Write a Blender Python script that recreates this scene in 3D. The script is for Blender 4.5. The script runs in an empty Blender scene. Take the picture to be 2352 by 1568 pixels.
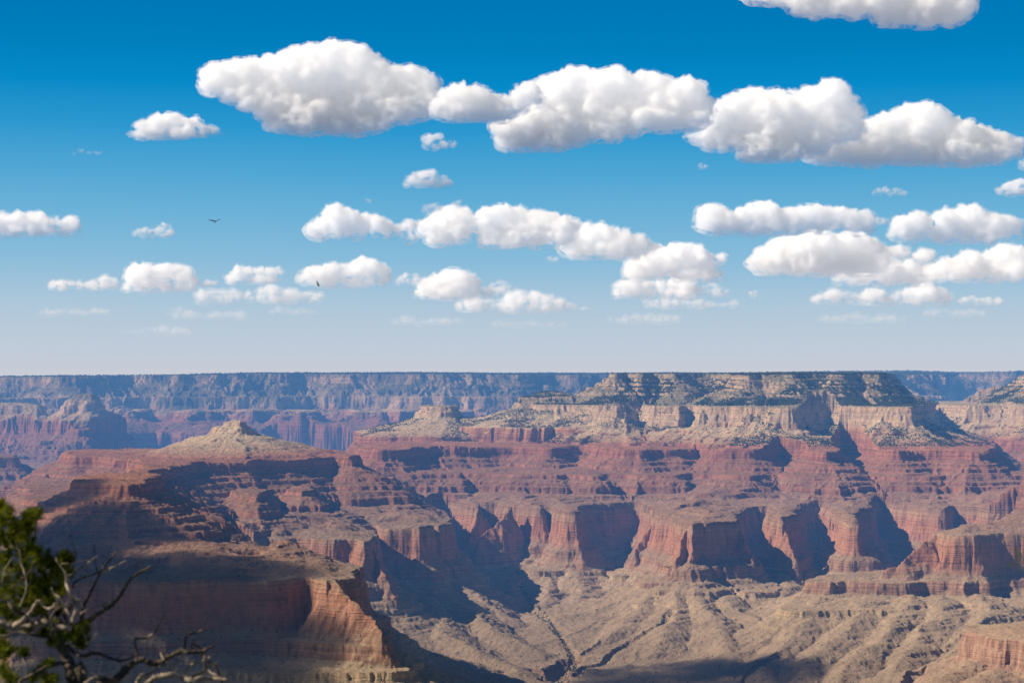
SUN_E, SUN_A, SUN_STR = 35.0, -102.0, 5.6
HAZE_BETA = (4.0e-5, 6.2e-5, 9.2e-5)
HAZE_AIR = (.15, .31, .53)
import bpy, bmesh, math, random
import numpy as np
from mathutils import Vector, Matrix, Quaternion

random.seed(7)
RNG = np.random.default_rng(11)
SC = bpy.context.scene
COL = SC.collection
F32 = np.float32

# ------------------------------------------------------------------ camera
# all survey numbers below are read off a 2352 px wide chart of the view: focal length 4717, eye level at row 860
FOC, CX, HZ = 4717.0, 1176.0, 860.0
cam_d = bpy.data.cameras.new('camera')
cam_d.sensor_width = 36.0
cam_d.lens = 36.0 * FOC / 2352.0
cam_d.shift_y = (HZ - 784.0) / 2352.0
cam_d.clip_start = 0.2
cam_d.clip_end = 200000.0
cam_d.dof.use_dof = True
cam_d.dof.focus_distance = 7000.0
cam_d.dof.aperture_fstop = 9.0
cam = bpy.data.objects.new('camera', cam_d)
COL.objects.link(cam)
cam.location = (0, 0, 0)
cam.rotation_euler = (math.radians(90), 0, 0)
SC.camera = cam

def at(px, py, D):
    """point seen at chart position px, py lying D metres ahead"""
    return ((px - CX) / FOC * D, D, (HZ - py) / FOC * D)

# ------------------------------------------------------------------ helpers
def tag(o, label=None, cat=None, group=None, kind=None):
    if label: o['label'] = label
    if cat: o['category'] = cat
    if group: o['group'] = group
    if kind: o['kind'] = kind
    return o

def empty(name, loc=(0, 0, 0)):
    o = bpy.data.objects.new(name, None)
    o.location = loc
    COL.objects.link(o)
    return o

def mesh_np(name, verts, faces, mat, parent=None, smooth=False, counts=None):
    """verts (n,3), faces (m,k) with constant k, or flat index array + counts"""
    me = bpy.data.meshes.new(name)
    v = np.ascontiguousarray(verts, dtype=F32)
    me.vertices.add(len(v)); me.vertices.foreach_set('co', v.ravel())
    if counts is None:
        f = np.ascontiguousarray(faces, dtype=np.int32)
        m, k = f.shape
        me.loops.add(m * k); me.loops.foreach_set('vertex_index', f.ravel())
        me.polygons.add(m)
        me.polygons.foreach_set('loop_start', np.arange(0, m * k, k, dtype=np.int32))
    else:
        f = np.asarray(faces, dtype=np.int32); c = np.asarray(counts, dtype=np.int32)
        me.loops.add(len(f)); me.loops.foreach_set('vertex_index', f)
        me.polygons.add(len(c))
        st = np.zeros(len(c), dtype=np.int32); st[1:] = np.cumsum(c)[:-1]
        me.polygons.foreach_set('loop_start', st)
    me.update(calc_edges=True)
    me.validate()
    if smooth:
        me.polygons.foreach_set('use_smooth', np.ones(len(me.polygons), dtype=bool))
    if mat: me.materials.append(mat)
    o = bpy.data.objects.new(name, me)
    COL.objects.link(o)
    if parent: o.parent = parent
    return o

# ------------------------------------------------------------------ value noise
_T = RNG.random((256, 256)).astype(F32) * 2 - 1
def vnoise(x, y):
    xi = np.floor(x); yi = np.floor(y)
    fx = (x - xi).astype(F32); fy = (y - yi).astype(F32)
    xi = xi.astype(np.int32); yi = yi.astype(np.int32)
    fx = fx * fx * fx * (fx * (fx * 6 - 15) + 10); fy = fy * fy * fy * (fy * (fy * 6 - 15) + 10)
    x0 = xi & 255; x1 = (xi + 1) & 255; y0 = yi & 255; y1 = (yi + 1) & 255
    a = _T[y0, x0]; b = _T[y0, x1]; c = _T[y1, x0]; d = _T[y1, x1]
    t = a + (b - a) * fx
    return t + ((c + (d - c) * fx) - t) * fy

def n2(x, y, s, seed=0.0):
    return vnoise(x / s + seed * 17.31, y / s + seed * 9.77)

def fbm(x, y, s, oct=3, seed=0.0, gain=0.5):
    r = 0; a = 1.0
    for k in range(oct):
        r = r + a * n2(x, y, s / (2.03 ** k), seed + k * 3.1); a *= gain
    return r

def sstep(a, b, x):
    t = np.clip((x - a) / (b - a), 0, 1)
    return t * t * (3 - 2 * t)
# ------------------------------------------------------------------ materials
def nt(name):
    m = bpy.data.materials.new(name); m.use_nodes = True
    t = m.node_tree; t.nodes.clear()
    return m, t, t.nodes, t.links

def N(t, kind, **kw):
    n = t.nodes.new(kind)
    for k, v in kw.items():
        if k == 'inp':
            for a, b in v.items():
                s = n.inputs[a]
                if hasattr(b, 'is_linked') or isinstance(b, bpy.types.NodeSocket): t.links.new(b, s)
                else: s.default_value = b
        else: setattr(n, k, v)
    return n

def math_(t, op, a, b=None, c=None, clamp=False):
    n = t.nodes.new('ShaderNodeMath'); n.operation = op; n.use_clamp = clamp
    for i, v in enumerate((a, b, c)):
        if v is None: continue
        if isinstance(v, bpy.types.NodeSocket): t.links.new(v, n.inputs[i])
        else: n.inputs[i].default_value = v
    return n.outputs[0]

def mix_(t, f, a, b, mode='MIX'):
    n = t.nodes.new('ShaderNodeMix'); n.data_type = 'RGBA'; n.blend_type = mode
    for s, v in ((n.inputs[0], f), (n.inputs[6], a), (n.inputs[7], b)):
        if isinstance(v, bpy.types.NodeSocket): t.links.new(v, s)
        else: s.default_value = v if not isinstance(v, tuple) or len(v) == 4 else (*v, 1)
    return n.outputs[2]

def ramp_(t, fac, stops, interp='LINEAR'):
    n = t.nodes.new('ShaderNodeValToRGB'); cr = n.color_ramp; cr.interpolation = interp
    while len(cr.elements) < len(stops): cr.elements.new(0.5)
    for e, (p, c) in zip(cr.elements, stops):
        e.position = p; e.color = (*c, 1) if len(c) == 3 else c
    if isinstance(fac, bpy.types.NodeSocket): t.links.new(fac, n.inputs[0])
    return n.outputs[0]

def noise_(t, vec, scale, detail=2.0, rough=0.5):
    n = t.nodes.new('ShaderNodeTexNoise'); n.inputs['Scale'].default_value = scale
    n.inputs['Detail'].default_value = detail; n.inputs['Roughness'].default_value = rough
    t.links.new(vec, n.inputs['Vector'])
    return n.outputs['Fac']

def vscale_(t, vec, s):
    n = t.nodes.new('ShaderNodeVectorMath'); n.operation = 'MULTIPLY'
    t.links.new(vec, n.inputs[0]); n.inputs[1].default_value = s
    return n.outputs[0]

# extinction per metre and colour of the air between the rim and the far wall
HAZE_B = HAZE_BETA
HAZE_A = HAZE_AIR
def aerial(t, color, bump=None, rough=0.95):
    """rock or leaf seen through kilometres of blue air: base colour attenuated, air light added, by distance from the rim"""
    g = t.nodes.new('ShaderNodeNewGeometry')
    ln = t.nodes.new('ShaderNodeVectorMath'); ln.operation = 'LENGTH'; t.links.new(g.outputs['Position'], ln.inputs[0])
    # haze painted into the surface colour starts late, keeping the near shade dark
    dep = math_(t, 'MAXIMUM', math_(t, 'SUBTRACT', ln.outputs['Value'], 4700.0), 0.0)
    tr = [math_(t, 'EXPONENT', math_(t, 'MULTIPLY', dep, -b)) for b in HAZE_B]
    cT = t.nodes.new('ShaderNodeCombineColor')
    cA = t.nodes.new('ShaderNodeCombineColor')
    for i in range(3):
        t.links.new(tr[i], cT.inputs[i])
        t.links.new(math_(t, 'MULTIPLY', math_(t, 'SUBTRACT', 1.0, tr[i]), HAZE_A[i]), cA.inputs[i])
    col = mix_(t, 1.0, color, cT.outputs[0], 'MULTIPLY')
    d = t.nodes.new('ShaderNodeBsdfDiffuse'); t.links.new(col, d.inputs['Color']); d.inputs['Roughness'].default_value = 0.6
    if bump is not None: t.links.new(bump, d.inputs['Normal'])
    e = t.nodes.new('ShaderNodeEmission'); t.links.new(cA.outputs[0], e.inputs['Color'])  # air light painted on as a glow of the surface itself
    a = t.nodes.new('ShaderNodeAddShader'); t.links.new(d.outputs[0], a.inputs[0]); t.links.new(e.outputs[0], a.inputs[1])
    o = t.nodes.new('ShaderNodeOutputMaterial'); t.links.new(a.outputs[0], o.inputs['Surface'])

ZB, ZT = -960.0, 60.0
def zp(z): return (z - ZB) / (ZT - ZB)

def rock_material():
    m, t, n, l = nt('layered_rock')
    m.cycles.emission_sampling = 'NONE'
    g = n.new('ShaderNodeNewGeometry')
    pos = g.outputs['Position']
    sp = n.new('ShaderNodeSeparateXYZ'); l.new(pos, sp.inputs[0])
    sn = n.new('ShaderNodeSeparateXYZ'); l.new(g.outputs['True Normal'], sn.inputs[0])
    # strata undulate a little
    und = noise_(t, pos, 0.0022, 2)
    fine = noise_(t, pos, 0.03, 3, .6)
    z = math_(t, 'ADD', sp.outputs[2], math_(t, 'MULTIPLY', math_(t, 'SUBTRACT', und, .5), 22.0))
    zf = math_(t, 'ADD', z, math_(t, 'MULTIPLY', math_(t, 'SUBTRACT', fine, .5), 9.0))
    mr = n.new('ShaderNodeMapRange'); l.new(zf, mr.inputs[0]); mr.inputs[1].default_value = ZB; mr.inputs[2].default_value = ZT
    cliff = ramp_(t, mr.outputs[0], [
        (zp(-950), (.20, .13, .09)), (zp(-880), (.24, .15, .10)), (zp(-850), (.30, .20, .12)), (zp(-790), (.40, .30, .18)), (zp(-760), (.50, .37, .21)), (zp(-735), (.50, .37, .22)),
        (zp(-716), (.36, .24, .15)), (zp(-700), (.38, .22, .145)), (zp(-672), (.42, .255, .165)), (zp(-655), (.35, .225, .15)), (zp(-640), (.40, .215, .14)), (zp(-600), (.48, .235, .15)), (zp(-560), (.46, .235, .15)),
        (zp(-532), (.44, .27, .175)), (zp(-516), (.34, .21, .14)), (zp(-490), (.33, .17, .115)), (zp(-430), (.37, .175, .115)), (zp(-400), (.41, .195, .125)), (zp(-350), (.36, .16, .105)),
        (zp(-306), (.44, .195, .12)), (zp(-285), (.41, .19, .12)), (zp(-244), (.50, .27, .16)), (zp(-226), (.56, .38, .245)), (zp(-205), (.64, .48, .325)), (zp(-150), (.60, .43, .28)),
        (zp(-134), (.48, .37, .25)), (zp(-110), (.44, .34, .23)), (zp(-60), (.58, .42, .27)), (zp(-20), (.54, .41, .27)), (zp(5), (.36, .30, .19))])
    slope = ramp_(t, mr.outputs[0], [
        (zp(-950), (.25, .188, .128)), (zp(-860), (.29, .216, .150)), (zp(-800), (.33, .247, .170)), (zp(-745), (.38, .285, .192)), (zp(-715), (.38, .285, .19)),
        (zp(-690), (.36, .265, .175)), (zp(-655), (.33, .235, .16)), (zp(-600), (.36, .21, .14)), (zp(-530), (.31, .225, .165)), (zp(-505), (.32, .21, .15)), (zp(-470), (.30, .185, .13)), (zp(-400), (.29, .165, .11)),
        (zp(-330), (.31, .165, .105)), (zp(-302), (.37, .18, .11)), (zp(-290), (.44, .28, .17)), (zp(-262), (.52, .40, .255)), (zp(-215), (.56, .45, .30)), (zp(-150), (.38, .33, .21)),
        (zp(-132), (.27, .245, .155)), (zp(-70), (.28, .245, .15)), (zp(-15), (.21, .19, .11)), (zp(0), (.06, .075, .04))])
    # bedding: thin light and dark beds that depend on height only, broken by noise
    zb = n.new('ShaderNodeCombineXYZ')
    l.new(math_(t, 'MULTIPLY', sp.outputs[0], 0.0016), zb.inputs[0]); l.new(math_(t, 'MULTIPLY', sp.outputs[1], 0.0016), zb.inputs[1]); l.new(math_(t, 'MULTIPLY', zf, 0.19), zb.inputs[2])
    bed = noise_(t, zb.outputs[0], 1.0, 3, .65)
    bamp = ramp_(t, mr.outputs[0], [(zp(-760), (.6,) * 3), (zp(-700), (.75,) * 3), (zp(-660), (.6,) * 3), (zp(-640), (.32,) * 3), (zp(-540), (.32,) * 3), (zp(-510), (.8,) * 3), (zp(-320), (.8,) * 3), (zp(-230), (.5,) * 3), (zp(-150), (.4,) * 3), (zp(-60), (.9,) * 3)])
    brk = ramp_(t, noise_(t, pos, .009, 3, .6), [(.3, (.25, .25, .25)), (.6, (1, 1, 1))])       # beds fade out behind rubble and varnish
    bedc = math_(t, 'ADD', math_(t, 'MULTIPLY', math_(t, 'MULTIPLY', math_(t, 'SUBTRACT', bed, .5), math_(t, 'MULTIPLY', bamp, brk)), 2.6), .98)
    # vertical streaks and joints on the cliffs
    st = noise_(t, vscale_(t, pos, (0.06, 0.06, 0.016)), 1.0, 4, .6)
    stc = math_(t, 'ADD', math_(t, 'MULTIPLY', math_(t, 'SUBTRACT', st, .5), .8), 1.0)
    cliffc = mix_(t, 1.0, cliff, math_(t, 'MULTIPLY', bedc, stc), 'MULTIPLY')
    # desert varnish patches
    patch = noise_(t, vscale_(t, pos, (0.012, 0.012, 0.02)), 1.0, 3, .6)
    pr = ramp_(t, patch, [(.42, (0, 0, 0)), (.62, (1, 1, 1))])
    cliffc = mix_(t, math_(t, 'MULTIPLY', pr, .45), cliffc, mix_(t, 1.0, cliffc, (.80, .88, .95), 'MULTIPLY'))
    sl_n = noise_(t, pos, 0.011, 4, .65)
    slc = mix_(t, 1.0, slope, math_(t, 'ADD', math_(t, 'MULTIPLY', math_(t, 'SUBTRACT', sl_n, .5), .75), 1.0), 'MULTIPLY')
    slc = mix_(t, .35, slc, mix_(t, 1.0, slc, bedc, 'MULTIPLY'))
    # boulders: pale specks on slopes
    vo = n.new('ShaderNodeTexVoronoi'); vo.inputs['Scale'].default_value = .085; l.new(pos, vo.inputs['Vector'])
    bl = ramp_(t, vo.outputs['Distance'], [(.16, (1, 1, 1)), (.30, (0, 0, 0))])
    slc = mix_(t, math_(t, 'MULTIPLY', bl, .35), slc, mix_(t, 1.0, slc, (1.5, 1.42, 1.35), 'MULTIPLY'))
    # scrub: small dark olive dots, denser high up
    vs = n.new('ShaderNodeTexVoronoi'); vs.inputs['Scale'].default_value = .11
    l.new(vscale_(t, pos, (1, 1, .6)), vs.inputs['Vector'])
    dens = ramp_(t, mr.outputs[0], [(zp(-940), (.20,) * 3), (zp(-800), (.12,) * 3), (zp(-520), (.20,) * 3), (zp(-330), (.20,) * 3), (zp(-280), (.34,) * 3), (zp(-200), (.46,) * 3), (zp(-135), (.62,) * 3), (zp(-30), (.60,) * 3), (zp(0), (1,) * 3)])
    pick = n.new('ShaderNodeSeparateColor'); l.new(vs.outputs['Color'], pick.inputs[0])
    pn = noise_(t, pos, .006, 2)
    on = math_(t, 'LESS_THAN', pick.outputs[0], math_(t, 'MULTIPLY', dens, math_(t, 'MULTIPLY', pn, 1.9)))
    dot = math_(t, 'MULTIPLY', on, ramp_(t, vs.outputs['Distance'], [(.26, (1, 1, 1)), (.40, (0, 0, 0))]))
    slc = mix_(t, math_(t, 'MULTIPLY', dot, .85), slc, (.055, .065, .032))
    ff = ramp_(t, sn.outputs[2], [(.50, (0, 0, 0)), (.70, (1, 1, 1))])
    cd = ramp_(t, mr.outputs[0], [(zp(-240), (0, 0, 0)), (zp(-200), (.25, .25, .25)), (zp(-120), (.6, .6, .6))])
    cliffc = mix_(t, math_(t, 'MULTIPLY', dot, cd), cliffc, (.07, .08, .045))
    col = mix_(t, ff, cliffc, slc)
    # a down-faulted block of red rock stands in the lower slopes
    vd = n.new('ShaderNodeVectorMath'); vd.operation = 'DISTANCE'; l.new(pos, vd.inputs[0]); vd.inputs[1].default_value = (1300, 5450, -735)
    fb = n.new('ShaderNodeMapRange'); l.new(math_(t, 'ADD', vd.outputs['Value'], math_(t, 'MULTIPLY', sl_n, 120)), fb.inputs[0]); fb.inputs[1].default_value = 400; fb.inputs[2].default_value = 300
    col = mix_(t, math_(t, 'MULTIPLY', fb.outputs[0], math_(t, 'SUBTRACT', .85, math_(t, 'MULTIPLY', ff, .6))), col, mix_(t, 1.0, (.44, .255, .19), math_(t, 'MULTIPLY', bedc, stc), 'MULTIPLY'))
    # far wall: woods, with its shade and lit patches also painted in
    fr = n.new('ShaderNodeMapRange'); l.new(sp.outputs[1], fr.inputs[0]); fr.inputs[1].default_value = 11000; fr.inputs[2].default_value = 14000
    fz = n.new('ShaderNodeMapRange'); l.new(sp.outputs[2], fz.inputs[0]); fz.inputs[1].default_value = -420; fz.inputs[2].default_value = -200
    wd = ramp_(t, noise_(t, pos, .004, 4, .6), [(.38, (1, 1, 1)), (.56, (.05, .05, .05))])
    col = mix_(t, math_(t, 'MULTIPLY', math_(t, 'MULTIPLY', fr.outputs[0], fz.outputs[0]), math_(t, 'MULTIPLY', wd, .85)), col, (.07, .08, .05))
    # bump: beds on cliffs, rubble on slopes
    hb = math_(t, 'ADD', math_(t, 'MULTIPLY', bed, 9.0), math_(t, 'MULTIPLY', st, 8.0))
    rub = math_(t, 'ADD', math_(t, 'MULTIPLY', noise_(t, pos, .05, 4, .7), 3.4), math_(t, 'MULTIPLY', bl, 1.5))
    hmix = n.new('ShaderNodeMix'); hmix.data_type = 'FLOAT'
    l.new(ff, hmix.inputs[0]); l.new(hb, hmix.inputs[2]); l.new(rub, hmix.inputs[3])
    bp = n.new('ShaderNodeBump'); bp.inputs['Strength'].default_value = .9; bp.inputs['Distance'].default_value = 1.0
    l.new(hmix.outputs[0], bp.inputs['Height'])
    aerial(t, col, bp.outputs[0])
    return m
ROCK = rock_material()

def leaf_far():
    m, t, n, l = nt('far_conifer'); m.cycles.emission_sampling = 'NONE'
    g = n.new('ShaderNodeNewGeometry')
    c = ramp_(t, noise_(t, g.outputs['Position'], .02, 3), [(.3, (.035, .05, .022)), (.7, (.085, .095, .045))])
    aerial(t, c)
    return m
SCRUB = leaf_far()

# ------------------------------------------------------------------ canyon terrain
# strata elevations relative to the eye
ZK, ZC, ZS, ZR = 0.0, -140.0, -306.0, -521.0
ZRM = -506.0

def chart(pts, z):
    """plan outline from chart points of one flat stratum (px, py)"""
    out = []
    for px, py in pts:
        D = z * FOC / (HZ - py)
        out.append(((px - CX) / FOC * D, D))
    return out

def plan(pts):
    """plan outline from (px, distance in km)"""
    return [((px - CX) / FOC * d * 1000.0, d * 1000.0) for px, d in pts]

def chaikin(p, n=2):
    p = np.array(p, dtype=np.float64)
    for _ in range(n):
        q = np.roll(p, -1, axis=0)
        a = p * 0.8 + q * 0.2; b = p * 0.2 + q * 0.8
        p = np.empty((len(a) * 2, 2)); p[0::2] = a; p[1::2] = b
    return p

# coarse lattice on which distances to outlines are measured
GX0, GX1, GY0, GY1, GS = -5200.0, 5200.0, 4000.0, 20600.0, 14.0
_gx = np.arange(GX0, GX1 + 1, GS, dtype=F32); _gy = np.arange(GY0, GY1 + 1, GS, dtype=F32)

def sdf(poly, reach=1500.0):
    """signed distance lattice, positive outside the outline"""
    P = chaikin(poly)
    D = np.full((len(_gy), len(_gx)), reach, dtype=F32)
    lo = P.min(0) - reach; hi = P.max(0) + reach
    i0 = max(0, int((lo[0] - GX0) / GS)); i1 = min(len(_gx), int((hi[0] - GX0) / GS) + 2)
    j0 = max(0, int((lo[1] - GY0) / GS)); j1 = min(len(_gy), int((hi[1] - GY0) / GS) + 2)
    if i1 <= i0 or j1 <= j0: return D
    X, Y = np.meshgrid(_gx[i0:i1], _gy[j0:j1])
    best = np.full(X.shape, 1e12, dtype=F32); ins = np.zeros(X.shape, dtype=bool)
    Q = np.roll(P, -1, axis=0)
    for (ax, ay), (bx, by) in zip(P, Q):
        dx, dy = bx - ax, by - ay
        L = dx * dx + dy * dy
        if L < 1e-6: continue
        t = np.clip(((X - ax) * dx + (Y - ay) * dy) / L, 0, 1)
        d = (X - ax - t * dx) ** 2 + (Y - ay - t * dy) ** 2
        np.minimum(best, d, out=best)
        if (ay > by) or (ay < by):
            c = ((Y < ay) != (Y < by)) & (X < ax + (Y - ay) * dx / dy)
            ins ^= c
    d = np.sqrt(best); d[ins] *= -1
    D[j0:j1, i0:i1] = np.minimum(d, reach)
    return D

def bil(G, x, y):
    u = np.clip((x - GX0) / GS, 0, G.shape[1] - 1.001); v = np.clip((y - GY0) / GS, 0, G.shape[0] - 1.001)
    i = u.astype(np.int32); j = v.astype(np.int32); u = (u - i).astype(F32); v = (v - j).astype(F32)
    a = G[j, i]; b = G[j, i + 1]; c = G[j + 1, i]; d = G[j + 1, i + 1]
    t = a + (b - a) * u
    return t + ((c + (d - c) * u) - t) * v

# profiles: drop (metres, positive) against setback from the rim; stepped and smooth versions
PR_K = ([-600, 0, 4, 16, 22, 34, 40, 62, 66, 110, 114, 170, 200, 206], [-3, 0, 16, 20, 38, 42, 58, 66, 74, 92, 102, 126, 142, 700],
        [0, 90, 170, 200, 206], [0, 60, 122, 142, 700])
PR_C = ([-600, 0, 6, 12, 16, 22, 26, 95, 170, 250, 285, 290], [-4, 0, 34, 38, 66, 70, 90, 122, 148, 166, 176, 800],
        [0, 120, 250, 285, 290], [0, 88, 164, 176, 800])
PR_S = ([-600, 0, 3, 7, 10, 15, 48, 50, 84, 87, 125, 129, 168, 171, 190, 194, 230, 232, 275, 330, 360, 366],
        [-12, 0, 15, 18, 34, 46, 60, 68, 80, 92, 104, 118, 128, 140, 145, 164, 176, 182, 196, 214, 222, 900],
        [0, 15, 330, 360, 366], [0, 30, 214, 222, 900])
PR_R = ([-800, -420, -200, -60, 0, 3, 6, 14, 20, 28, 60, 66, 72, 130, 134, 205, 208, 330, 560, 900, 1500],
        [-84, -72, -42, -11, 0, 22, 26, 90, 112, 129, 146, 176, 184, 211, 228, 258, 264, 305, 346, 376, 410],
        [0, 30, 130, 330, 560, 900, 1500], [0, 129, 205, 305, 346, 376, 410])
PR_M = ([-400, 0, 6, 12, 70, 74, 145, 148, 270, 500, 840, 1500], [-20, 0, 28, 36, 62, 80, 110, 116, 157, 198, 230, 262],
        [0, 12, 145, 270, 500, 840, 1500], [0, 36, 112, 157, 198, 230, 262])
PR_T = ([-300, 0, 5, 8, 75, 78, 190, 420, 760, 1400], [-18, 0, 17, 21, 48, 54, 90, 128, 158, 190],
        [0, 8, 190, 420, 760, 1400], [0, 20, 90, 128, 158, 190])
PR_CAP = ([-200, -40, 0, 6, 20, 26, 40, 110, 190, 330, 440], [-26, -14, 0, 22, 26, 48, 56, 82, 104, 132, 500],
          [0, 40, 190, 330, 440], [0, 54, 104, 132, 500])
PR_HILL = ([-200, 0, 20, 23, 50, 53, 90, 93, 140, 230, 330], [-6, 0, 8, 15, 25, 32, 46, 52, 68, 90, 400],
           [0, 50, 140, 230, 330], [0, 30, 68, 90, 400])
PR_BLK = ([-300, 0, 5, 12, 16, 24, 120, 300, 700], [-14, 0, 30, 36, 66, 80, 120, 165, 220],
          [0, 24, 120, 300, 700], [0, 78, 120, 165, 220])

LAYERS = []   # (outline, z_top, profile, rough, extra)
def layer(poly, z, prof, rough=1.0, seed=0.0, cls=None):
    if cls is None:
        cls = 'K' if prof is PR_K else 'C' if (prof is PR_C or z > -300) else 'S' if (prof is PR_S or z > -480) else 'R' if prof is PR_R else 'M'
    LAYERS.append((poly, z, prof, rough, seed, cls))

# --- far north wall
def farwall(d0, z, prof, amp, seed, px0=-1400, px1=2200, rough=3.0):
    rs = random.Random(seed); pts = []
    px = px0
    while px < px1:
        pts.append((px, d0 + rs.uniform(-amp, amp) / 1000.0)); px += rs.uniform(60, 150)
    pts += [(px1, d0 + .3), (px1 - 200, 23.0), (px0, 23.0)]
    layer(plan(pts), z, prof, rough, seed)
farwall(14.75, 2.0, PR_K, 180, 3)
farwall(14.42, -150.0, PR_C, 160, 5)
farwall(14.0, ZS, PR_S, 220, 8, rough=3.5)
farwall(13.2, ZR, PR_R, 330, 13, rough=2.5)
# far ribs running down from the wall
for px, d, w in [(470, 13.75, .05), (560, 13.6, .06), (655, 13.5, .06), (790, 13.45, .07), (905, 13.6, .06), (340, 13.7, .06), (1010, 13.8, .05)]:
    layer(plan([(px, d), (px + 22, d + w), (px + 26, 14.5), (px - 26, 14.5), (px - 22, d + w)]), -250.0, PR_CAP, 1.6, px * .01, 'S')
# --- farthest wall on the right
layer(plan([(1850, 17.2), (1960, 17.5), (2050, 17.0), (2110, 17.4), (2180, 17.1), (2250, 17.6), (2330, 16.8), (2420, 17.3), (2700, 17.0), (2700, 23.0), (1850, 23.0)]), 18.0, PR_K, 3.0, 21)
layer(plan([(1850, 16.9), (1960, 17.1), (2050, 16.6), (2110, 17.0), (2180, 16.7), (2250, 17.1), (2330, 16.2), (2420, 16.8), (2700, 16.6), (2700, 23.0), (1850, 23.0)]), -130.0, PR_C, 3.0, 22)
layer(plan([(1850, 16.2), (1980, 16.3), (2090, 15.9), (2200, 16.2), (2330, 15.6), (2700, 15.9), (2700, 23.0), (1850, 23.0)]), ZS, PR_S, 3.0, 23)
# --- middle mesa on the right edge
layer(plan([(2345, 10.15), (2372, 10.0), (2420, 10.0), (2700, 9.9), (2700, 12.0), (2390, 11.6), (2352, 10.6)]), -5.0, PR_K, 1.6, 31)
layer(plan([(2150, 10.35), (2185, 10.05), (2230, 9.92), (2290, 9.9), (2352, 9.8), (2420, 9.75), (2700, 9.6), (2700, 12.2), (2200, 11.8), (2150, 10.9)]), -150.0, PR_C, 1.6, 32)
layer(plan([(2120, 10.2), (2180, 9.75), (2300, 9.55), (2420, 9.4), (2700, 9.2), (2700, 12.2), (2100, 12.0)]), ZS, PR_S, 1.6, 33)
# --- the great mesa
layer(plan([(1398, 9.66), (1411, 9.55), (1420, 9.73), (1450, 9.79), (1458, 9.65), (1476, 9.61), (1490, 9.79), (1522, 9.63),
            (1560, 9.57), (1572, 9.77), (1640, 9.81), (1678, 9.59), (1694, 9.37), (1733, 9.33), (1744, 9.49), (1762, 9.37), (1800, 9.30), (1842, 9.25),
            (1850, 9.41), (1898, 9.45), (1905, 9.30), (1935, 9.27), (1945, 9.41), (1988, 9.37), (2010, 9.33), (2024, 9.50), (2030, 9.80), (2030, 10.57),
            (1960, 11.27), (1700, 11.47), (1450, 10.97), (1410, 10.37)]), 0.0, PR_K, 1.7, 41)
layer(plan([(1172, 9.85), (1200, 9.65), (1232, 9.57), (1290, 9.45), (1340, 9.35), (1400, 9.23), (1428, 9.19), (1440, 9.35), (1470, 9.43), (1486, 9.37),
            (1530, 9.21), (1572, 9.09), (1580, 9.31), (1592, 9.25), (1600, 9.07), (1660, 9.01), (1725, 8.92), (1800, 8.83), (1838, 8.79), (1846, 8.97),
            (1870, 9.15), (1922, 9.21), (1932, 9.07), (1990, 8.95), (2040, 8.88), (2083, 8.83), (2098, 8.97), (2122, 9.35), (2140, 9.85), (2140, 10.75),
            (2000, 11.45), (1600, 11.65), (1350, 11.05), (1240, 10.25), (1180, 10.05)]), -138.0, PR_C, 1.7, 42)
# its red rim
layer(chart([(818, 1020), (826, 1026), (880, 1029), (925, 1027), (985, 1023), (1035, 1023), (1100, 1022), (1178, 1021), (1254, 1025), (1336, 1020),
             (1400, 1026), (1459, 1029), (1520, 1027), (1579, 1027), (1600, 1022), (1650, 1029), (1739, 1030), (1790, 1025), (1842, 1028), (1885, 1033), (1917, 1033),
             (1928, 1020), (1951, 1018), (2000, 1024), (2043, 1032), (2100, 1030), (2143, 1030), (2200, 1031), (2262, 1033), (2275, 1015),
             (2290, 995), (2290, 975)], ZS) + plan([(2150, 12.3), (1500, 12.2), (900, 10.6), (815, 9.6)]), ZS, PR_S, 1.3, 43)
# extra supai spurs and bays below the red rim (a lower bench)
layer(chart([(860, 1085), (930, 1086), (1010, 1087), (1052, 1086), (1060, 1083), (1080, 1084), (1180, 1087), (1300, 1088), (1310, 1086), (1340, 1089), (1380, 1090),
             (1390, 1086), (1450, 1087), (1480, 1089), (1550, 1090), (1562, 1086), (1620, 1087), (1660, 1090), (1740, 1092), (1752, 1087), (1790, 1087), (1830, 1090),
             (1905, 1093), (1930, 1092), (1938, 1086), (1960, 1084), (2010, 1087), (2080, 1089), (2150, 1090), (2162, 1087), (2220, 1088), (2290, 1090), (2420, 1089)], -404.0)
      + plan([(2600, 11.5), (1500, 11.8), (860, 10.4)]), -404.0,
      ([-400, 0, 3, 8, 40, 43, 58, 61, 100, 103, 150, 190, 195], [-14, 0, 16, 20, 32, 46, 52, 72, 84, 90, 106, 122, 700], [0, 150, 190, 195], [0, 106, 122, 700]), 1.3, 44)
# redwall of the mesa
layer(chart([(820, 1128), (880, 1142), (940, 1151), (1005, 1145), (1062, 1148), (1082, 1163), (1096, 1164), (1100, 1150), (1125, 1152), (1146, 1152),
             (1158, 1160), (1200, 1162), (1238, 1167), (1246, 1162), (1262, 1163), (1290, 1168), (1318, 1174), (1330, 1170), (1352, 1160), (1400, 1157), (1462, 1152),
             (1482, 1158), (1492, 1172), (1520, 1180), (1548, 1184), (1560, 1196), (1580, 1206), (1612, 1202), (1650, 1200), (1688, 1196), (1698, 1184), (1712, 1166),
             (1748, 1160), (1764, 1168), (1782, 1184), (1806, 1190), (1814, 1172), (1830, 1158), (1880, 1154), (1904, 1160), (1922, 1174), (1950, 1186),
             (1970, 1190), (1978, 1172), (1990, 1154), (2020, 1152), (2048, 1152), (2066, 1156), (2110, 1162), (2168, 1170), (2176, 1158), (2200, 1160),
             (2260, 1165), (2352, 1168), (2560, 1170)], ZRM) + plan([(2750, 12.3), (1200, 12.6), (780, 10.4)]), ZRM, PR_R, 1.0, 45)
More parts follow.
